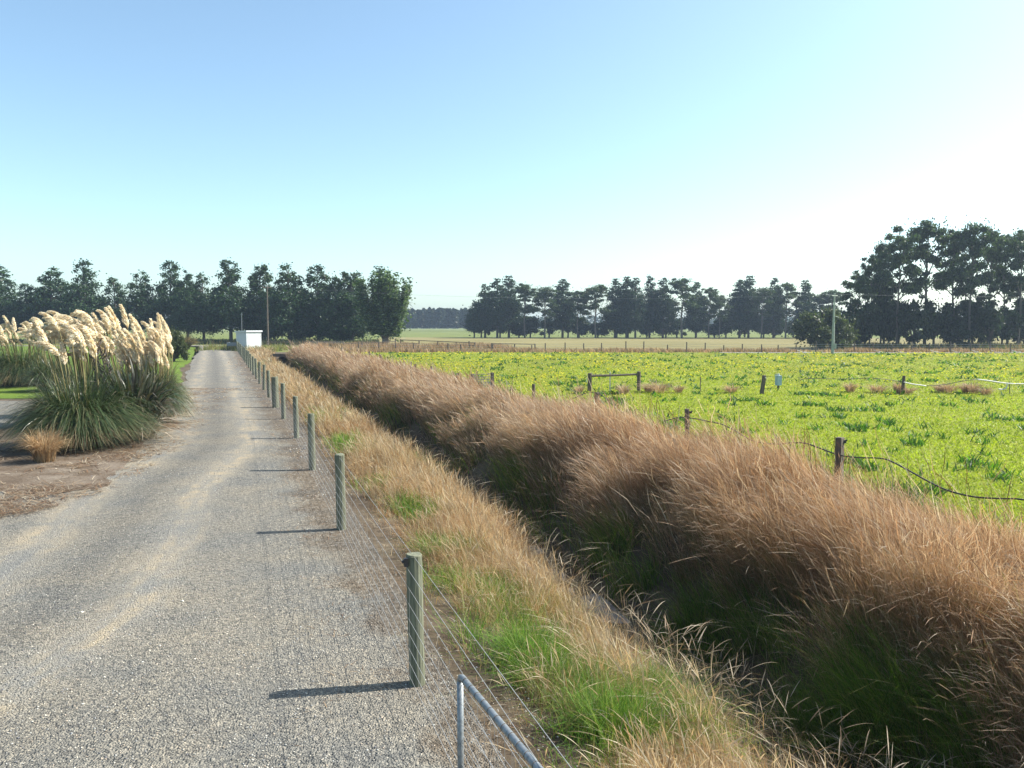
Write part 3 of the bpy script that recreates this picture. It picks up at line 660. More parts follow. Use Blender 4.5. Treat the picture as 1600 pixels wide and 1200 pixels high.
mb.box(a, (.035, .03, .07), .3); mb.tube([a+Vector((0, 0, .02)), a+Vector((-.03, 0, .0))], .012, 8); mb.build('insulator', M_black, fence)

# field gate in the foreground
gA = gp(719, 1055, 1.0); gA.z = 0; gd = Vector((.41, -.912, 0)).normalized(); GL = 3.0
gate = thing('farm_gate', 'galvanised pipe and netting gate at the bottom edge of the photo', 'gate', gA)
zt, zb = 1.0, .10
MB().tube([(0, 0, zb), (0, 0, .5), (0, 0, zt-.03)], .019, 12).build('gate_stile', M_galv, gate, True)
MB().tube([Vector((0, 0, zt-.03)), gd*.012+Vector((0, 0, zt-.008)), gd*.035+Vector((0, 0, zt)), gd*1.0+Vector((0, 0, zt)), gd*2+Vector((0, 0, zt)), gd*GL+Vector((0, 0, zt))], .019, 12).build('top_rail', M_galv, gate, True)
MB().tube([Vector((0, 0, zb)), gd*GL+Vector((0, 0, zb))], .019, 12).build('bottom_rail', M_galv, gate, True)
MB().tube([gd*GL+Vector((0, 0, zb)), gd*GL+Vector((0, 0, zt))], .02, 12).build('gate_stile', M_galv, gate, True)
mb = MB()
for k in range(1, 34):
    q = gd*(k*.09)
    mb.tube([q+Vector((0, 0, zt)), q+gd*rnd.uniform(-.01, .01)+Vector((.004, 0, .6)), q+Vector((0, 0, zb))], .0014, 3, False)
for z in (.24, .36, .48, .60, .72, .84, .95):
    mb.tube([Vector((0, 0, z)), gd*1.5+Vector((.004, 0, z-.008)), gd*GL+Vector((0, 0, z))], .0016, 3, False)
mb.build('gate_netting', M_wire, gate)
for k in range(1, 34):                            # wire ties wound round the rail
    mb = MB()
    c = gd*(k*.09)+Vector((0, 0, zt)); u = Vector((-gd.y, gd.x, 0))
    pts = [c+gd*(.012*j/8-.006)+(u*math.cos(j*.785)+Vector((0, 0, 1))*math.sin(j*.785))*.0205 for j in range(9)]
    mb.tube(pts, .0016, 4, False); mb.build('wire_tie', M_oldwood, gate)

# paddock fence behind the tall grass
TF = [(1700, 735, 0), (1313, 683, 0), (1075, 639, 0), (932, 613, 0), (835, 600, 0), (714, 583, 0), (674, 572, 0), (649, 569, 0), (641, 565, 0), (594, 554, 0), (576, 549, 0), (560, 546, 0), (547, 544, 0), (534, 543, 0), (522.5, 542, 0), (513, 541, 0), (504, 539, 0)]
pf = thing('paddock_fence', 'weathered low posts with black cable behind the tall brown grass', 'fence', (0, 0, 0))
op = post_mesh('fence_post', 1.0, .055, 71, M_oldwood, square=False, lean=.03); op2 = post_mesh('fence_post', 1.0, .06, 72, M_oldwood, square=True, lean=-.02)
for k, (px, py, _) in enumerate(TF):
    y = hit_s(px, 8.1)
    if y is None or y > 95: continue
    top = dp(px, py, y)
    inst('fence_post', (op, op2)[k % 2], pf, (top.x, y, 0), (rnd.uniform(-.03, .03), rnd.uniform(-.03, .03), k*.7), (1, 1, max(.7, min(1.35, top.z))))
    if 0 < k < 4:
        MB().box((top.x+.045, y-.05, top.z-.07), (.06, .04, .05)).tube([(top.x+.02, y-.05, top.z-.07), (top.x+.09, y-.06, top.z-.04)], .014, 6).build('insulator', M_black, pf)
def pix_cable(pts, s, r, name, mat, parent, z_off=0, yfix=None):
    q = []
    for (px, py) in pts:
        y = yfix if yfix else hit_s(px, s); q.append(dp(px, py, y))
    # smooth by subdividing
    out = []
    for i in range(len(q)-1):
        a, b_, c_, d_ = q[max(i-1, 0)], q[i], q[i+1], q[min(i+2, len(q)-1)]
        for t in (0, .25, .5, .75):
            out.append(.5*((2*b_)+(c_-a)*t+(2*a-5*b_+4*c_-d_)*t*t+(3*b_-a-3*c_+d_)*t**3))
    out.append(q[-1])
    return MB().tube(out, r, 6).build(name, mat, parent, True)
pix_cable([(1038, 658), (1056, 653.5), (1074, 652.5), (1100, 657), (1125, 662), (1145, 671), (1163, 682), (1180, 690), (1210, 694), (1235, 692), (1258, 692.5), (1280, 700), (1311, 711), (1340, 715), (1375, 716), (1395, 722), (1425, 738), (1450, 752), (1480, 766), (1520, 776), (1560, 779), (1600, 781), (1680, 800)], 8.02, .012, 'cable', M_black, pf)
pix_cable([(895, 623), (908, 617), (920, 613.5), (934, 614), (948, 624), (960, 635), (978, 648)], 8.02, .012, 'cable', M_black, pf)
ya, yb = hit_s(739, 8.1), hit_s(770, 8.1); A = dp(739, 584, ya); B = dp(770, 582, yb)
hurdle = thing('hurdle', 'short grey wire hurdle between two dark posts at the paddock edge', 'hurdle', (A.x, A.y, 0))
for q in (A, B): inst('post', op2, hurdle, (q.x-A.x, q.y-A.y, 0), (0, 0, .4), (1, 1, q.z))
mb = MB()
for f in (.96, .86, .76, .66, .56): mb.tube([(0, -.07, A.z*f), (B.x-A.x, B.y-A.y-.07, B.z*f)], .014, 5)
for k in range(1, 9):
    q = (B-A)*(k/9); mb.tube([(q.x, q.y-.07, A.z*.96), (q.x, q.y-.07, A.z*.45)], .012, 5)
mb.build('wire_panel', M_galv, hurdle)

# rail frame, odd posts and cable in the paddock
def base_at(px, py): v = gp(px, py, 0); return v
fa = base_at(921, 612); fb = base_at(998, 611)
rf = thing('post_and_rail', 'two dark wooden posts joined by one top rail standing in the green paddock', 'fence section', fa)
ha = dp(921, 583, fa.y).z; hb = dp(998, 580.5, fb.y).z
big = post_mesh('post', 1.0, .085, 81, M_oldwood, sunk=.2)
inst('post', big, rf, (0, 0, 0), (0, .02, 0), (1.1, 1.1, ha)); inst('post', big, rf, fb-fa, (0, -.01, 1), (1, 1, hb))
q0 = Vector((.05, -.02, ha-.12)); q1 = fb-fa+Vector((-.05, -.02, hb-.12))
MB().tube([q0, (q0+q1)/2+Vector((0, 0, -.015)), q1], [.055, .05, .045], 8).build('rail', M_oldwood, rf)
wp = base_at(953, 611.5)
t = thing('marker_post', 'thin white plastic marker post under the rail frame in the paddock', 'marker post', wp)
MB().box((0, 0, .4), (.05, .02, .86)).tube([(0, 0, .3), (0, 0, .88)], .018, 6).build('shaft', M_whiteplastic, t); MB().box((.0, -.02, .74), (.09, .05, .10)).build('insulator', M_black, t)
v = base_at(1190, 616)
t = thing('fence_post', 'short dark post leaning right alone near the blue container', 'post', v); inst('shaft', post_mesh('shaft', .82, .07, 91, M_oldwood, square=True), t, (0, 0, 0), (0, .13, .2)); MB().box((.13, -.07, .72), (.05, .05, .05)).build('insulator', M_whiteplastic, t)
v = base_at(1094, 612)
t = thing('fence_stake', 'thin dark stake standing in dry grass right of the rail frame', 'stake', v); MB().tube([(0, 0, -.1), (.01, 0, .4), (.0, 0, .68)], .022, 6).build('shaft', M_oldwood, t); MB().tube([(-.03, 0, .55), (.03, 0, .55)], .012, 5).build('clip', M_black, t)
v = base_at(1216, 607)
t = thing('blue_container', 'small pale blue plastic container standing in the green paddock', 'container', v, .2)
MB().box((0, 0, .38), (.22, .24, .46)).build('body', M_blue, t); MB().tube([(0, 0, .62), (0, 0, .70)], .05, 10).build('cap', M_whiteplastic, t)
MB().tube([(-.08, 0, .60), (-.10, 0, .68), (-.18, 0, .69), (-.19, 0, .58)], .02, 6).build('handle', M_blue, t); MB().tube([(0, .0, -.05), (0, 0, .14)], .05, 8).build('foot', M_oldwood, t)
Y1 = base_at(1410, 616).y
cf = thing('cable_fence', 'wavy cable carried by a dark post across the right of the paddock', 'fence', base_at(1410, 616))
inst('post', post_mesh('post', .80, .065, 93, M_oldwood), cf, (0, 0, 0), (0, .05, 0))
def rel(o, par): o.location = o.location-par.location; return o
def wcable(pts, r, nm, mat): return rel(pix_cable(pts, 0, r, nm, mat, cf, yfix=Y1-.07), cf)
wcable([(1250, 594), (1262, 591.5), (1300, 592), (1330, 592), (1360, 590.5), (1385, 593), (1412, 597)], .014, 'cable', M_black)
wcable([(1412, 597), (1425, 600), (1447, 603)], .028, 'cable', M_whiteplastic)
wcable([(1447, 603), (1475, 601), (1500, 596), (1525, 592.5)], .014, 'cable', M_black)
wcable([(1525, 592.5), (1545, 595), (1565, 598), (1580, 599.5), (1610, 600)], .028, 'cable', M_whiteplastic)
wcable([(1574, 600), (1572, 606), (1567, 608.5), (1560, 608)], .03, 'tape_end', M_whiteplastic)
q = dp(1577, 616, Y1); o = MB().tube([(q.x-cf.location.x-.03, 0, .55), (q.x-cf.location.x, 0, .3), (q.x-cf.location.x+.03, 0, -.05)], .018, 6).build('stake', M_oldwood, cf)

# boundary fence along the far side of the paddock
bf = thing('boundary_fence', 'distant low post and wire fence in tan grass beyond the paddock', 'fence', (0, 84.5, 0))
sm = post_mesh('fence_post', 1.0, .06, 95, M_oldwood)
pxs = [560, 592, 618, 646, 700, 720, 768, 831, 852, 883, 912, 940, 978, 1006, 1043, 1073, 1102, 1131, 1160, 1190, 1216, 1244, 1275, 1304, 1335, 1364, 1394, 1425, 1452, 1485, 1517, 1547, 1579, 1612]
for k, px in enumerate(pxs):
    v = dp(px, 540, 84.5-.02*(px-560)/10)
    inst('fence_post', sm, bf, (v.x, v.y-84.5, 0), (0, 0, k), (1, 1, .75+.45*rnd.random()))
mb = MB()
for wz in (.35, .6, .85): mb.tube([(dp(px, 540, 84.5).x, -.002*(px-560), wz) for px in (560, 900, 1250, 1612)], .012, 3, False)
mb.build('fence_wire', M_wire, bf)
for px in (1244, 1364, 1394, 1452, 1485, 1517, 1547, 1579):
    a = dp(px+2, 547.5, 82.3); b_ = dp(px+16, 550.5, 82.3); mb = MB()
    mb.tube([a-bf.location, (a+b_)/2-bf.location+Vector((0, 0, -.05)), b_-bf.location], .045, 5).build('white_tape', M_whiteplastic, bf)

def rail_fence(name, label, posts, rails, cat='fence', mat=M_oldwood, pr=.08):
    a = gp(posts[0][0], posts[0][2]); t = thing(name, label, cat, a)
    pts = []
    for (px, top, bot) in posts:
        v = gp(px, bot); h = max(.4, dp(px, top, v.y).z)
        inst('post', post_mesh('post', 1.0, pr, int(px), mat), t, v-a, (0, 0, px), (1, 1, h)); pts.append((v-a, h))
    for (i, j, f) in rails:
        (p, h), (q, k) = pts[i], pts[j]; q0 = p+Vector((0, -.1, h*f)); q1 = q+Vector((0, -.1, k*f))
        MB().tube([q0, (q0+q1)/2+Vector((0, 0, rnd.uniform(-.03, .02))), q1], .05, 6).build('rail', mat, t)
    return t
rail_fence('rail_fence', 'dark timber rail fence in tan grass left of the far field gap', [(626, 530, 543), (655, 532, 543), (684, 533, 544), (713, 534, 544), (733, 533, 545), (742, 535, 545)], [(0, 5, .92), (0, 1, .55), (4, 5, .5)])
rail_fence('rail_fence', 'short dark timber rail fence right of the far field gap', [(770, 536, 546), (804, 537, 546), (836, 537, 546)], [(0, 2, .9)])
yf = rail_fence('yard_fence', 'low yard fence with pale netting in front of the dark trees', [(418, 533, 544), (453, 531, 546), (482.5, 533, 544), (496, 534, 544), (509, 534, 544), (522, 534, 544), (536.5, 534, 544), (565.6, 533, 544), (592, 535, 545), (618, 529, 543)], [(0, 2, .85), (0, 2, .45), (2, 6, .97), (6, 9, .7)])
mb = MB(); a = gp(482.5, 544)-yf.location; b_ = gp(536.5, 544)-yf.location
for k in range(31):
    q = a.lerp(b_, k/30); mb.tube([q+Vector((0, -.16, .05)), q+Vector((0, -.16, .82))], .008, 3, False)
for k in range(7): mb.tube([a+Vector((0, -.16, .06+.125*k)), b_+Vector((0, -.16, .06+.125*k))], .010, 3, False)
mb.build('netting', M_wire, yf)
# culvert end of the ditch, its mouth painted near-black for the shadow there
yc = 73.5; cx_ = float(sxy(3.7, yc))
cv = thing('culvert', 'culvert mouth with painted-in shadow closing the far end of the ditch', 'culvert', (cx_, yc, -1.0))
mb = MB(); mb.box((-2.0, .3, .45), (2.2, .3, 1.3)); mb.box((2.0, .3, .45), (2.2, .3, 1.3)); mb.box((0, .3, 1.05), (1.8, .3, .3)); mb.build('headwall', M_oldwood, cv)
MB().tube([(0, 0.25, .35), (0, 2.6, .35)], .6, 16, False).build('pipe', M_shadow, cv)

# shed
def shed():
    c = dp(397, 545, 88.0); t = thing('shed', 'small white metal shed at the end of the roadside fence', 'shed', (c.x, 88, 0), R(-33))
    W, D, H = 1.75, 2.0, 2.15
    mb = MB(); n = 22                               # ribbed sheet walls
    def wall(p0, p1, z1a, z1b):
        p0, p1 = Vector(p0), Vector(p1); d = (p1-p0); nr = Vector((d.y, -d.x, 0)).normalized(); vs = []; fs = []
        for i in range(n*2+1):
            f = i/(n*2); q = p0+d*f+nr*(.02 if (i % 4) in (1, 2) else 0); vs += [q+Vector((0, 0, .12)), q+Vector((0, 0, z1a*(1-f)+z1b*f))]
        for i in range(n*2): fs.append((2*i, 2*i+2, 2*i+3, 2*i+1))
        mb.add(vs, fs)
    wall((-W, -D/2, 0), (0, -D/2, 0), H, H+.08); wall((0, -D/2, 0), (0, D/2, 0), H+.08, H+.08); wall((0, D/2, 0), (-W, D/2, 0), H+.08, H); wall((-W, D/2, 0), (-W, -D/2, 0), H, H)
    mb.build('wall', M_white, t)
    MB().box((-W/2, 0, H+.10), (W+.26, D+.26, .05), tilt=(0, -.045)).build('roof', M_white, t)
    MB().box((-W/2, -D/2-.13, H+.035), (W+.26, .03, .14), tilt=(0, -.045)).box((.13, 0, H+.08), (.03, D+.26, .15)).build('fascia', M_white, t)
    MB().box((.025, -D/2+.55, 1.0), (.02, .75, 1.72)).build('door', M_white, t)
    for (x, y) in ((0, -D/2), (-W, -D/2), (0, D/2)): MB().box((x, y, 1.12), (.06, .06, 2.0)).build('corner_trim', M_white, t)
    MB().box((-W/2, 0, .07), (W+.05, D+.05, .14)).build('floor_base', M_concrete, t)
shed()
v = dp(378, 520, 92); t = thing('aerial_mast', 'thin pale mast rising behind the white shed', 'mast', (v.x, 92, 0))
MB().tube([(0, 0, 0), (0, 0, 2.5), (0.03, 0, 4.4)], [.05, .04, .03], 6).build('pole', M_galv, t); MB().tube([(-.16, 0, 4.2), (.16, 0, 4.2)], .02, 5).build('crossbar', M_galv, t)
tr = thing('trailer', 'low dark trailer parked behind the fence left of the shed', 'trailer', (gp(373, 546).x+.4, 90, 0), .2)
MB().box((0, 0, .55), (1.3, 2.0, .10)).box((0, -1, .75), (1.3, .05, .35)).box((-.62, 0, .75), (.05, 2, .35)).build('tray', M_galv, tr)
for x in (-.7, .7): MB().tube([(x-.07, 0, .3), (x+.07, 0, .3)], .3, 14).build('wheel', M_black, tr)

# utility poles and lines
vl = gp(419, 541); vr = gp(1301, 553)
pl = thing('utility_pole', 'brown wooden utility pole right of the white shed', 'utility pole', vl)
hl = dp(419, 445, vl.y).z
MB().tube([(0, 0, -.3), (0, 0, 4), (0.05, 0, hl)], [.14, .12, .09], 10).build('pole', M_oldwood, pl); MB().box((0, 0, hl-.35), (1.3, .1, .1), .6).build('crossarm', M_oldwood, pl)
for x in (-.5, .5): MB().tube([(x, .0, hl-.3), (x, 0, hl-.12)], .05, 6).build('insulator', M_concrete, pl)
prr = thing('utility_pole', 'pale concrete utility pole beside the round bush', 'utility pole', vr)
hr = dp(1301, 458, vr.y).z
MB().tube([(0, 0, -.3), (0, 0, 3), (0.0, 0, hr)], [.16, .12, .075], 10).build('pole', M_concrete, prr); MB().box((0, 0, hr-.25), (1.2, .1, .1), .7).build('crossarm', M_concrete, prr)
MB().box((.18, -.1, .8), (.22, .2, .5)).build('meter_box', M_concrete, prr)
MB().tube([(0.18, 0, hr*.62), (.55, 0, hr*.60)], .05, 6).build('bracket', M_concrete, prr)
for k, (dx, dz) in enumerate(((-.45, 0), (.45, .0))):
    mb = MB(); A = vl+Vector((dx, 0, hl-.12+dz)); B = vr+Vector((dx, 0, hr-.12+dz)); C_ = Vector((120, 70, 7.2))
    pts = [A.lerp(B, t/16)-Vector((0, 0, 1.0*4*(t/16)*(1-t/16))) for t in range(17)]+[B.lerp(C_, t/10)-Vector((0, 0, .9*4*(t/10)*(1-t/10))) for t in range(1, 11)]
    o = mb.tube(pts, .0045, 4, False).build('power_line', M_cable); tag(o, ('nearer', 'farther')[k]+' thin overhead power line strung between the two utility poles', 'power line')

# ------------------------------------------------------------------ trees
def leaf_cards(P, size, rs, stretch=1.5):
    n = len(P); a = rs.randn(n, 3); a /= np.linalg.norm(a, axis=1)[:, None]; b = rs.randn(n, 3); b -= a*(a*b).sum(1)[:, None]; b /= np.linalg.norm(b, axis=1)[:, None]
    sz = size*(.6+.8*rs.rand(n))[:, None]; a = a*sz*stretch*.5; b = b*sz*.5
    V = np.stack([P-a, P+b*.9-a*.1, P+a, P-b], 1).reshape(-1, 3)
    return V, np.arange(4*n).reshape(n, 4)
def blob_points(blobs, n, rs, shell=.35):
    B = np.array(blobs, float); vol = (B[:, 3]*B[:, 4]*B[:, 5])**(2/3); pr = vol/vol.sum()
    i = rs.choice(len(B), n, p=pr); d = rs.randn(n, 3); d /= np.linalg.norm(d, axis=1)[:, None]
    r = np.where(rs.rand(n) < .55, (shell+(1-shell)*rs.rand(n))*(1+rs.randn(n)*.15), np.abs(rs.randn(n))*.85)
    return B[i, :3]+d*r[:, None]*B[i, 3:6], i
def tree_meshes(kind, seed):
    rs = np.random.RandomState(seed); blobs = []; H = 14.0; limbs = []; kind0 = kind; kind = 'belt' if kind == 'beltup' else kind
    if kind == 'belt':                              # broad based, tapering soft conifer-like row tree
        R0 = 3.4; z = 1.5 if kind0 == 'belt' else 3.0
        while z < H*.97:
            f = z/H; r = R0*np.interp(f, [0, .2, .45, .62, .8, .93, 1], [.6, 1.0, .98, .72, .52, .36, .18])*(.85+.3*rs.rand())
            k = max(1, int(round(5*r/R0+1)))
            for j in range(k):
                a = rs.rand()*6.28; rr = r*(.55+.25*rs.rand()) if k > 1 else 0
                q = max(.62, r*(.30+.18*rs.rand())); blobs.append((math.cos(a)*rr, math.sin(a)*rr, z+rs.randn()*.3, q, q, q*.8))
                limbs.append(((0, 0, z-1.0), (math.cos(a)*rr, math.sin(a)*rr, z), .05))
            z += .55
        n, size = (21000 if kind0 == 'belt' else 15000), .225; trunk = [(0, 0, 0), (.1, 0, H*.4), (0, 0, H*.95)]; tr = [.30, .2, .03]
        cols = [(.04, .08, .035), (.055, .11, .045), (.03, .06, .03), (.08, .14, .06)]
    elif kind == 'pine':
        z = 2.0
        while z < H*.98:
            f = z/H; r = 3.0*np.interp(f, [0, .12, .3, .6, .85, 1], [.4, .9, 1, .80, .46, .10])*(.75+.5*rs.rand())
            k = max(1, int(round(4*r/3+1.4)))
            for j in range(k):
                a = rs.rand()*6.28; rr = r*.62; q = max(.5, r*.42)
                blobs.append((math.cos(a)*rr, math.sin(a)*rr, z+.25*rr, q*1.25, q*1.25, q*.6)); limbs.append(((0, 0, z-.3), (math.cos(a)*rr, math.sin(a)*rr, z+.2*rr), .05))
            z += .6
        n, size = 15000, .24; trunk = [(0, 0, 0), (0, .1, H*.5), (0, 0, H*.97)]; tr = [.3, .2, .03]
        cols = [(.03, .065, .03), (.025, .05, .028), (.045, .085, .035)]
    elif kind == 'gum':                             # eucalypt: bare pole, clumps at branch ends
        nb = 10+rs.randint(4)
        for j in range(nb):
            f = .44+.53*((j+rs.rand()*.6)/nb)**.8; a = j*2.4+rs.rand(); rr = (3.1*math.sin(min(1, (1.10-f)/.5)*1.57))*(.3+.65*rs.rand()) if f < .93 else .3
            q = 1.12*(.6+.6*rs.rand())
            c = (math.cos(a)*rr, math.sin(a)*rr, f*H-.4); blobs.append((*c, q*1.1, q*1.1, q*.55)); limbs.append(((0, 0, f*H*.78), c, .07))
            for _ in range(4):
                q2 = q*.5; blobs.append((c[0]+rs.randn()*.9*q, c[1]+rs.randn()*.9*q, c[2]+rs.randn()*.4*q, q2, q2, q2*.6))
        n, size = 11500, .19; trunk = [(0, 0, 0), (.2, 0, H*.3), (-.1, .1, H*.6), (.1, 0, H*.93)]; tr = [.20, .15, .10, .03]
        cols = [(.06, .10, .045), (.085, .13, .055), (.04, .065, .035), (.11, .15, .07)]
    elif kind == 'low':
        H = 6.0
        for j in range(16):
            a = rs.rand()*6.28; rr = 1.7*rs.rand()**.6; z = 1.2+rs.rand()*(4.2-rr*.8); q = .9*(.6+.6*rs.rand()); blobs.append((math.cos(a)*rr, math.sin(a)*rr, z, q, q, q*.85)); limbs.append(((0, 0, .8), (math.cos(a)*rr, math.sin(a)*rr, z), .05))
        n, size = 5200, .28; trunk = [(0, 0, 0), (.1, 0, 2), (0, 0, 4.4)]; tr = [.2, .14, .04]
        cols = [(.03, .06, .022), (.05, .08, .03), (.025, .045, .022)]
    elif kind == 'poplar':                          # vase of upright plumes
        for j in range(40):
            a = rs.rand()*6.28; q = rs.rand()**.6; top = H*(.97-.20*q-.12*rs.rand()); tx, ty = math.cos(a)*q*3.4, math.sin(a)*q*3.4
            for f in np.linspace(.22, 1, 9):
                rr = f**.6; w_ = (.85-.4*f)*(.8+.4*rs.rand()); blobs.append((tx*rr, ty*rr, .8+(top-.8)*f, w_, w_, w_*1.6))
            limbs.append(((0, 0, .6), (tx*.55, ty*.55, top*.5), .09)); limbs.append(((tx*.55, ty*.55, top*.5), (tx*.93, ty*.93, top*.9), .04))
        n, size = 30000, .21; trunk = [(0, 0, 0), (0, 0, 1.4)]; tr = [.55, .35]
        cols = [(.07, .125, .035), (.10, .165, .045), (.05, .09, .03), (.26, .34, .20)]
    elif kind == 'dome':
        H = 5.6
        for j in range(46):
            a = rs.rand()*6.28; q = rs.rand()**.5; z = 5.0*math.sqrt(max(0, 1-q*q*.93))*(.35+.6*rs.rand()) if rs.rand() < .5 else 4.7*math.sqrt(max(0.05, 1-q*q*.93)); blobs.append((math.cos(a)*q*3.4, math.sin(a)*q*3.4, max(.7, z-.2), .75, .75, .7))
            if j < 12: limbs.append(((0, 0, .4), blobs[-1][:3], .06))
        n, size = 17000, .20; trunk = [(0, 0, 0), (0, 0, 2.0)]; tr = [.35, .2]
        cols = [(.10, .125, .05), (.13, .15, .06), (.08, .10, .045)]
    P, bi = blob_points(blobs, n, rs)
    P = P[P[:, 2] > .25]; V, Fq = leaf_cards(P, size, rs)
    bc = palette(len(P), cols, rs, .22); C = np.repeat(bc, 4, 0)
    crown = mesh_np('crown', V, Fq, M_leaf, colors=C, raw=True)
    mb = MB(); mb.tube([(x, y, z-(.3 if i_ == 0 else 0)) for i_, (x, y, z) in enumerate(trunk)], tr, 8)
    for a, b_, r in limbs: 
        m_ = (Vector(a)+Vector(b_))/2+Vector((0, 0, .12)); mb.tube([a, m_, b_], [r*1.3, r, r*.5], 5, False)
    tk = mb.build('trunk', M_palebark if kind in ('gum', 'poplar') else M_bark, raw=True)
    return crown, tk, H
TM = {k: [tree_meshes(k, 200+7*j+len(k)*31) for j in range(n)] for k, n in (('belt', 4), ('beltup', 5), ('pine', 4), ('gum', 5), ('low', 4), ('poplar', 1), ('dome', 1))}
def tree(name, kind, label, px, top, y, hw, var, group=None, cat='tree', zb=0.0):
    crown, tk, H = TM[kind][var % len(TM[kind])]
    x = dp(px, 500, y).x; h = dp(px, top, y).z-zb; nat = {'belt': 3.4, 'beltup': 3.4, 'pine': 3.3, 'gum': 3.6, 'low': 2.4, 'poplar': 3.9, 'dome': 3.9}[kind]
    sw = (hw/F*y)/nat; sz = h/H
    t = thing(name, label, cat, (x, y, zb), (var*2.1+px*.37) % 6.28, group)
    inst('crown', crown, t, (0, 0, 0), (0, 0, 0), (sw, sw, sz)); inst('trunk', tk, t, (0, 0, 0), (0, 0, 0), (sw, sw, sz)); return t
ORD = ['first', 'second', 'third', 'fourth', 'fifth', 'sixth', 'seventh', 'eighth', 'ninth', 'tenth', 'eleventh', 'twelfth', 'thirteenth', 'fourteenth', 'fifteenth', 'sixteenth', 'seventeenth', 'eighteenth', 'nineteenth', 'twentieth', 'twenty-first', 'twenty-second', 'twenty-third', 'twenty-fourth', 'twenty-fifth', 'twenty-sixth', 'twenty-seventh', 'twenty-eighth']
LT = [(-4, 420, 40), (42, 446, 20), (82, 422, 36), (133, 409, 28), (180, 436, 22), (222, 429, 27), (268, 410, 25), (293, 426, 20), (318, 430, 22), (360, 409, 29), (408, 413, 26), (452, 413, 29), (497, 416, 28), (524, 432, 22), (549, 424, 31)]
LTD = ['dark tree cut by the left edge of the photo', 'small low tree just right of the leftmost tree', 'broad dark tree with a blunt top behind the left plumes', 'tall pointed dark tree above the pampas plumes', 'shorter narrow tree right of the tall pointed one', 'soft topped tree behind the right end of the plumes', 'tall slim dark tree left of the drive end', 'thin spire half merged with the slim tree on its left', 'thin crowned tree with a bare trunk above the drive end', 'tall dark tree standing behind the white shed', 'feathery tipped tree beside the wooden utility pole', 'tall full tree right of the wooden utility pole', 'tall square shouldered tree above the yard fence', 'narrow tree filling the gap before the rounded grey one', 'rounded grey green tree left of the wide poplar']
for k, ((px, top, hw), lab) in enumerate(zip(LT, LTD)):
    tree('shelter_tree', 'beltup' if px < 400 else 'belt', lab, px, top-3, 132-k*.9-(k % 2)*2, hw*1.2, k, 'shelter belt trees behind the drive')
tree('poplar_tree', 'poplar', 'wide upright poplar with silvery right side at the row end', 602, 409, 106, 56, 0)
FT = [('p', 741, 470, 9), ('p', 758, 444, 14), ('p', 777, 435, 15), ('p', 795, 431, 15), ('g', 820, 441, 18), ('g', 851, 447, 19), ('p', 879, 436, 15), ('g', 903, 454, 16), ('g', 931, 445, 20), ('p', 961, 435, 14), ('p', 979, 432, 14), ('p', 993, 434, 13), ('p', 1015, 431, 13), ('p', 1036, 434, 14), ('g', 1066, 432, 22), ('p', 1088, 441, 13), ('g', 1108, 450, 15), ('g', 1124, 463, 12), ('p', 1156, 437, 15), ('p', 1170, 431, 14), ('g', 1190, 448, 16), ('p', 1209, 434, 13), ('g', 1228, 441, 17), ('p', 1257, 438, 13), ('g', 1280, 458, 15), ('g', 1300, 452, 16)]
pc = gc = 0
for k, (kd, px, top, hw) in enumerate(FT):
    if kd == 'p':
        pc += 1; tree('pine_tree', 'pine', ORD[pc-1]+' pine from the left in the distant middle row', px, top-2, 176-(k % 3)*2-k*.3, hw*1.5, k, 'pines in the distant middle row')
    else:
        gc += 1; tree('eucalyptus_tree', 'gum', ORD[gc-1]+' round topped gum tree from the left in the distant middle row', px, top-2, 174-(k % 3)*2-k*.3, hw*1.5, k, 'gum trees in the distant middle row')
for k in range(22):
    px = 752+k*25.5+(k % 3)*4; tree('low_tree', 'low', ORD[k]+' low dark tree from the left under the distant middle row', px, 482+(k*7 % 5)*4, 178-(k % 4), 17, k, 'low trees under the distant middle row')
RT = [('g', 1341, 427, 20, 1), ('g', 1360, 398, 17, 1), ('g', 1377, 374, 20, 0), ('g', 1403, 364, 24, 2), ('g', 1446, 343, 34, 3), ('g', 1486, 353, 26, 4), ('g', 1516, 343, 27, 0), ('g', 1545, 360, 24, 1), ('g', 1567, 362, 20, 2), ('g', 1592, 356, 24, 3), ('g', 1622, 358, 26, 4)]
RTD = ['small leaning gum at the left end of the tall right group', 'slender gum second from the left in the tall right group', 'gum with a drooping left crown, third in the right group', 'open crowned gum left of the tallest in the right group', 'tallest broad gum of the right group with a domed top', 'gum just right of the broad domed one', 'tall gum with a rounded crest near the middle of the right group', 'lower gum right of the rounded crest', 'thin gum between two fuller crowns near the right edge', 'gum rising just inside the right edge of the photo', 'gum cut off by the right edge of the photo']
for k, ((kd, px, top, hw, v_), lab) in enumerate(zip(RT, RTD)):
    tree('eucalyptus_tree', 'gum', lab, px, top-2, 97+(k % 3)*2.5, hw*1.4, v_, 'tall gum trees on the right')
LR = [(1328, 470, 20), (1352, 462, 22), (1382, 425, 24), (1405, 452, 22), (1430, 468, 24), (1460, 458, 24), (1490, 462, 24), (1520, 450, 26), (1548, 465, 24), (1575, 470, 24), (1602, 452, 26), (1630, 470, 24), (1500, 505, 18), (1345, 505, 18)]
for k, (px, top, hw) in enumerate(LR):
    tree('low_tree', 'low', ORD[k]+' dark understorey tree among the trunks of the tall right group', px, top, 95+(k % 4)*2.2, hw*.95, k, 'understorey trees on the right')
tree('willow_bush', 'dome', 'large rounded olive bush left of the tall gum group', 1283, 473, 93, 50, 0, cat='bush')
tree('shrub', 'dome', 'small green shrub behind the right end of the pampas', 270, 508, 62, 22, 0, cat='shrub')
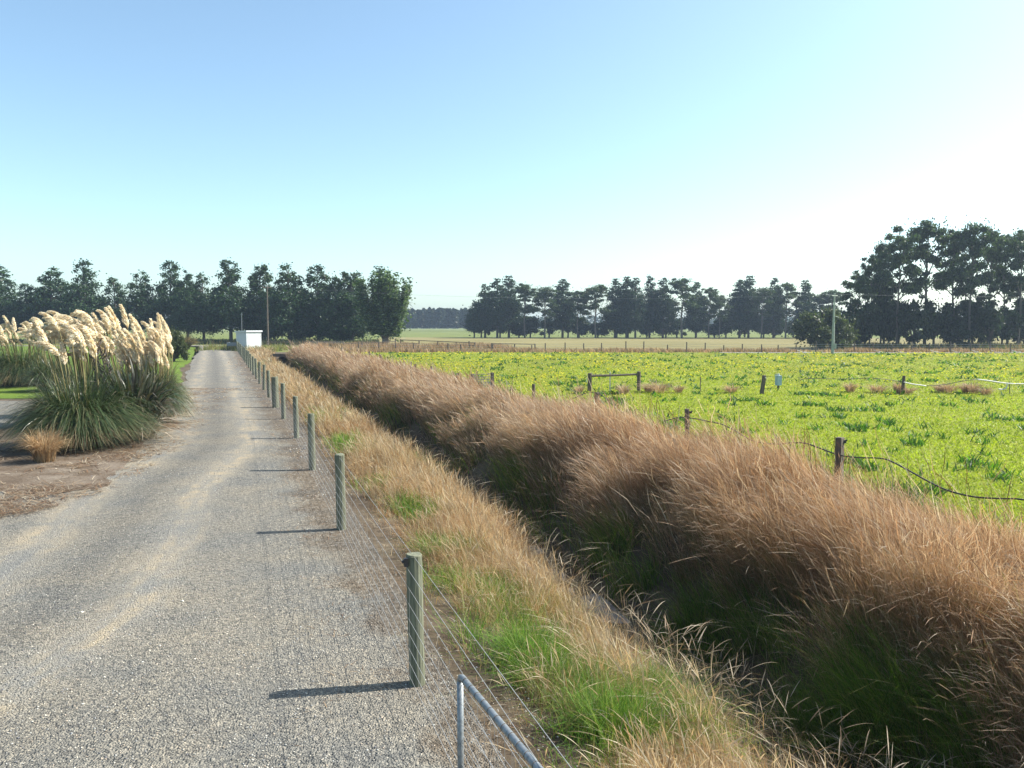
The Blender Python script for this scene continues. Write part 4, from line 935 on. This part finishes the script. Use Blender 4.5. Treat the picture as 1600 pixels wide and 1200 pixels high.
# far plantation that reads as one mass
rs = np.random.RandomState(77); P = []
for px in np.arange(600, 775, 3.1):
    top = 487-4*noise(px*.3, 0, 1)-3*rs.rand(); v = dp(px, top, 350+rs.rand()*10); n = 420; f = rs.rand(n)**.8; r = 2.6*(1-f*.86)
    a = rs.rand(n)*6.28; P.append(np.stack([v.x+np.cos(a)*r*rs.rand(n)**.4, v.y+np.sin(a)*r, 1.6+f*(v.z-1.6)], -1))
V, Fq = leaf_cards(np.concatenate(P), .75, rs); tag(mesh_np('plantation', V, Fq, M_leaf, colors=np.repeat(palette(len(V)//4, [(.03, .05, .03), (.045, .065, .035)], rs), 4, 0)), kind='stuff')
P = []
for x in np.arange(-420, 520, 3.0):
    n = 60; P.append(np.stack([x+rs.randn(n)*3, 560+rs.randn(n)*4, rs.rand(n)*(5+5*noise(x*.02, 3, 2)+2*rs.rand())], -1))
V, Fq = leaf_cards(np.concatenate(P), 1.6, rs); tag(mesh_np('far_treeline', V, Fq, M_leaf, colors=np.repeat(palette(len(V)//4, [(.04, .06, .03), (.06, .08, .04)], rs), 4, 0)), kind='stuff')

# ------------------------------------------------------------------ pampas, flax, tussocks
def fountain(name, n, r0, h, spread, wid, cols, rs, parent, mat, segs=7, droop=1.22, lean=(0, 0), raw=False, power=1.5):
    a = rs.rand(n)*6.283; rr = r0*rs.rand(n)**.5
    base = np.stack([np.cos(a)*rr, np.sin(a)*rr, rs.rand(n)*.15], -1)
    k = rs.rand(n)**.5; hh = h*(.75+.5*rs.rand(n))*(1.0-.25*k)
    out = spread*(.15+.95*k)/h
    a2 = a+rs.randn(n)*.35
    ln = np.stack([np.cos(a2)*out+lean[0], np.sin(a2)*out+lean[1]], -1)
    u = np.linspace(0, 1, segs+1); P = np.zeros((n, segs+1, 3))
    for j, t in enumerate(u):
        P[:, j, :2] = base[:, :2]+ln*hh[:, None]*t**power
        P[:, j, 2] = base[:, 2]+hh*(1.55*t-(.35+.95*droop*k)*t**2.4)
    P[..., 2] = np.maximum(P[..., 2], .02)
    ang = a2+1.57+rs.randn(n)*.5; wd = np.stack([np.cos(ang), np.sin(ang), rs.randn(n)*.25], -1)
    W = wid*(.7+.6*rs.rand(n))[:, None]*(1-u**2.2*.92)[None]*.5
    V = np.stack([P-wd[:, None]*W[..., None], P+wd[:, None]*W[..., None]], 2).reshape(-1, 3)
    st = ((np.arange(n)*(2*(segs+1)))[:, None]+np.arange(segs)[None]*2).ravel(); Fq = np.stack([st, st+1, st+3, st+2], -1)
    C = np.repeat(palette(n, cols, rs), 2*(segs+1), 0)
    return mesh_np(name, V, Fq, mat, parent, colors=C, raw=raw)
def plume_mesh(seed, hook):
    rs = np.random.RandomState(seed); H = 1.55; L = .50; L_ = []
    # stalk then rachis; hook bends the top over to -x
    def pt(t):                                       # t in 0..1 stalk, 1..2 head
        if t <= 1: return np.array([-.10*t*t, 0, H*t])
        u = t-1; ang = hook*u**1.2; return np.array([-.10-L*(.18*u+.55*hook*.5*u*u), 0, H+L*(u-.42*hook*u*u)])
    ts = np.concatenate([np.linspace(0, 1, 6), np.linspace(1.15, 2, 7)]); pts = [pt(t) for t in ts]
    n = 430; t = 1+rs.rand(n)**.9; base = np.array([pt(q) for q in t]); d = np.array([pt(q+.02)-pt(q) for q in t]); d /= np.linalg.norm(d, axis=1)[:, None]
    a = rs.rand(n)*6.283; side = np.stack([np.cos(a), np.sin(a), np.zeros(n)], -1)
    ln = .155*(1.2-.8*(t-1))*(.6+.6*rs.rand(n)); tip = base+d*ln[:, None]*.75+side*(ln*.33)[:, None]+np.stack([-.15*ln, 0*ln, -.45*ln*hook], -1)
    mid = (base+tip)/2+side*(ln*.10)[:, None]+np.array([0, 0, .02]); wa = rs.rand(n)*6.28; wd = np.stack([np.cos(wa), np.sin(wa), rs.randn(n)*.6], -1)*.009
    V = np.stack([base-wd*.4, base+wd*.4, mid-wd, mid+wd, tip-wd*.3, tip+wd*.3], 1).reshape(-1, 3)
    i = np.arange(n)*6; Fq = np.concatenate([np.stack([i, i+1, i+3, i+2], -1), np.stack([i+2, i+3, i+5, i+4], -1)])
    C = np.repeat(palette(n, [(.82, .74, .58), (.88, .83, .70), (.72, .59, .40), (.86, .78, .62)], rs, .1), 6, 0)
    mb = MB(); mb.tube(pts, [.009]*6+[.006]*7, 4, False); v2 = np.array(mb.v); f2 = np.array(mb.f)
    V, Fq, C = join([(V, Fq, C), (v2, f2, np.tile([.30, .27, .14], (len(v2), 1)))])
    return mesh_np('plume', V, Fq, M_plume, colors=C, raw=True)
PL = [plume_mesh(301+k, hk) for k, hk in enumerate((1.5, 1.2, .9, .45, .15))]
PG = [(.05, .085, .03), (.07, .12, .04), (.09, .14, .05), (.12, .15, .07), (.20, .18, .09), (.04, .065, .03)]
def pampas(label, x, y, r, fh, nblade, plumes, hooks, seed, cols=PG, wid=.016, ptop=3.0, px=None):
    rs = np.random.RandomState(seed); t = thing('pampas_grass', label, 'pampas grass', (x, y, 0), 0, 'pampas grass clumps in the bed beside the drive')
    fountain('foliage', nblade, r*.34, fh, r*.92, wid, cols, rs, t, M_blade, 6)
    o = fountain('dead_skirt', nblade//5, r*.4, fh*.55, r*1.0, wid*.9, [(.38, .29, .17), (.48, .38, .24), (.26, .19, .12)], rs, t, M_grass, 5, 1.15)
    for k in range(plumes):
        a = rs.rand()*6.28; q = r*.62*rs.rand()**.5; sc = (ptop*(.70+.41*rs.rand()))/2.1
        out = q/r*.30
        inst('plume', PL[hooks[rs.randint(len(hooks))]], t, (math.cos(a)*q*.5, math.sin(a)*q*.5, .05), (math.sin(a)*-out*.8*(1), math.cos(a)*out, rs.randn()*.5), (sc*rs.uniform(.88, 1.15),)*2+(sc,))
    return t
def X_(px, y): return (px-CX)/F*y
pampas('big dark green pampas clump at the front of the bed with plumes behind', X_(108, 18.3), 18.7, 1.8, 1.65, 6500, 9, [1, 2, 3], 1, ptop=3.1)
pampas('pampas clump with dense hooked plumes in the middle of the bed', X_(120, 22.5), 23.0, 1.5, 1.7, 3000, 48, [0, 0, 1, 2], 2, ptop=3.55)
pampas('pampas clump with upright pale plumes nearest the drive', X_(214, 22), 22.8, 1.2, 1.6, 3600, 52, [2, 3, 4, 3], 3, ptop=3.0)
pampas('pampas clump with plumes leaning right at the drive edge', X_(240, 27), 27.2, 1.15, 1.5, 2400, 26, [3, 4, 2, 1], 4, cols=[(.16, .17, .08), (.22, .2, .1), (.1, .13, .05), (.30, .25, .14)], ptop=3.2)
pampas('pampas clump at the left edge of the photo behind the lawn strip', X_(22, 37), 37.5, 2.3, 2.0, 3600, 40, [0, 1, 2, 3], 5, ptop=3.5)
pampas('pampas clump with plumes between the left edge and the middle ones', X_(68, 34), 34.5, 1.4, 1.6, 1700, 24, [0, 1, 2], 6, ptop=3.5)
pampas('pampas clump with tall plumes behind the flax', X_(170, 25), 25.6, 1.3, 1.6, 2200, 40, [0, 1, 2, 3], 7, ptop=3.5)
# flax
rs = np.random.RandomState(9); fx = thing('flax_bush', 'flax bush with stiff dark sword leaves between the pampas clumps', 'flax', (X_(206, 19.8), 19.8, 0))
o = fountain('leaf_fan', 520, .35, 1.75, 1.15, .075, [(.05, .06, .04), (.08, .09, .055), (.10, .085, .06), (.16, .14, .10), (.05, .09, .04)], rs, fx, M_blade, 5, .75, power=1.15)
o = fountain('dead_leaf', 130, .5, .7, 1.5, .055, [(.42, .36, .30), (.30, .22, .17), (.52, .46, .38)], rs, fx, M_grass, 5, 1.2)
mb = MB()
for k in range(4):
    dx = -.9+k*.12+rs.rand()*.1; tp = Vector((dx-.1, -.2, 2.35+.25*rs.rand())); mb.tube([(-.5+k*.05, 0, 0), (dx*.9, -.1, 1.3), tp], .014, 5, False)
    for j in range(16):
        z = tp.lerp(Vector((dx*.9, -.1, 1.3)), j/17); a = rs.rand()*6.28; e = z+Vector((math.cos(a)*.10, math.sin(a)*.10, .10)); mb.tube([z, (z+e)/2+Vector((0, 0, -.01)), e], [.008, .022, .006], 5)
mb.build('seed_stalk', M_bark, fx)
# tussocks
def tussock(label, x, y, r, h, n, cols, seed, name='grass_tussock', group=None, wid=.008):
    rs = np.random.RandomState(seed); me = fountain(name, n, r*.35, h, r, wid, cols, rs, None, M_grass, 4, .7, raw=True)
    o = inst(name, me, None, (x, y, 0)); return tag(o, label, 'tussock', group)
v = gp(66, 724); tussock('small straw coloured dead tussock in front of the big pampas clump', v.x, v.y+.1, .55, .62, 1100, [(.60, .42, .24), (.52, .35, .19), (.68, .53, .34), (.40, .27, .15)], 21)
v = gp(287, 546); tussock('round brown green tussock far up the left of the drive', v.x, v.y, 1.8, 1.5, 1500, [(.22, .2, .08), (.34, .25, .12), (.13, .15, .06)], 22, wid=.05)
DT = [(905, 612), (975, 613), (1015, 610), (1030, 611), (1060, 611), (1142, 611), (1328, 610), (1371, 611), (1403, 612), (1418, 613), (1468, 610), (1482, 611), (1508, 611), (1520, 612), (1540, 614)]
DL = ['dry tuft left of the rail frame foot', 'dry tuft between the rail frame posts', 'dark matted tuft just right of the rail frame', 'wide brown tuft right of the matted one', 'faint brown tuft left of the thin stake', 'brown tuft right of the thin stake', 'brown tuft alone between the blue container and the cable post', 'brown tuft left of the cable post', 'dry tuft hugging the left of the cable post', 'dry tuft hugging the right of the cable post', 'left one of a close pair of dry tufts under the cable dip', 'right one of a close pair of dry tufts under the cable dip', 'dry tuft under the rising white cable', 'thin tall tuft left of the hanging tape end', 'low flat tuft under the hanging tape end']
for k, ((px, py), lab) in enumerate(zip(DT, DL)):
    v = gp(px, py+3); tussock(lab+' in the paddock', v.x, v.y, (.42, .6, .5, .8)[k % 4]*(1.3 if k in (2, 3) else 1), (.28, .4, .33, .5, .25)[k % 5], 170, [(.52, .38, .25), (.60, .46, .32), (.42, .30, .2)], 30+k, group='dry tufts in the paddock', wid=.016)

# ------------------------------------------------------------------ haze
m, n_, out = newmat('haze_mat'); pv = N(n_, 'ShaderNodeVolumePrincipled'); pv.inputs['Color'].default_value = (.62, .78, 1.0, 1); pv.inputs['Density'].default_value = 0.0004; pv.inputs['Anisotropy'].default_value = .2
n_.links.new(pv.outputs[0], out.inputs['Volume'])
hz = MB().box((0, 640, 10.5), (2700, 1500, 25)).build('haze', m); tag(hz, kind='stuff'); m.cycles.homogeneous_volume = True
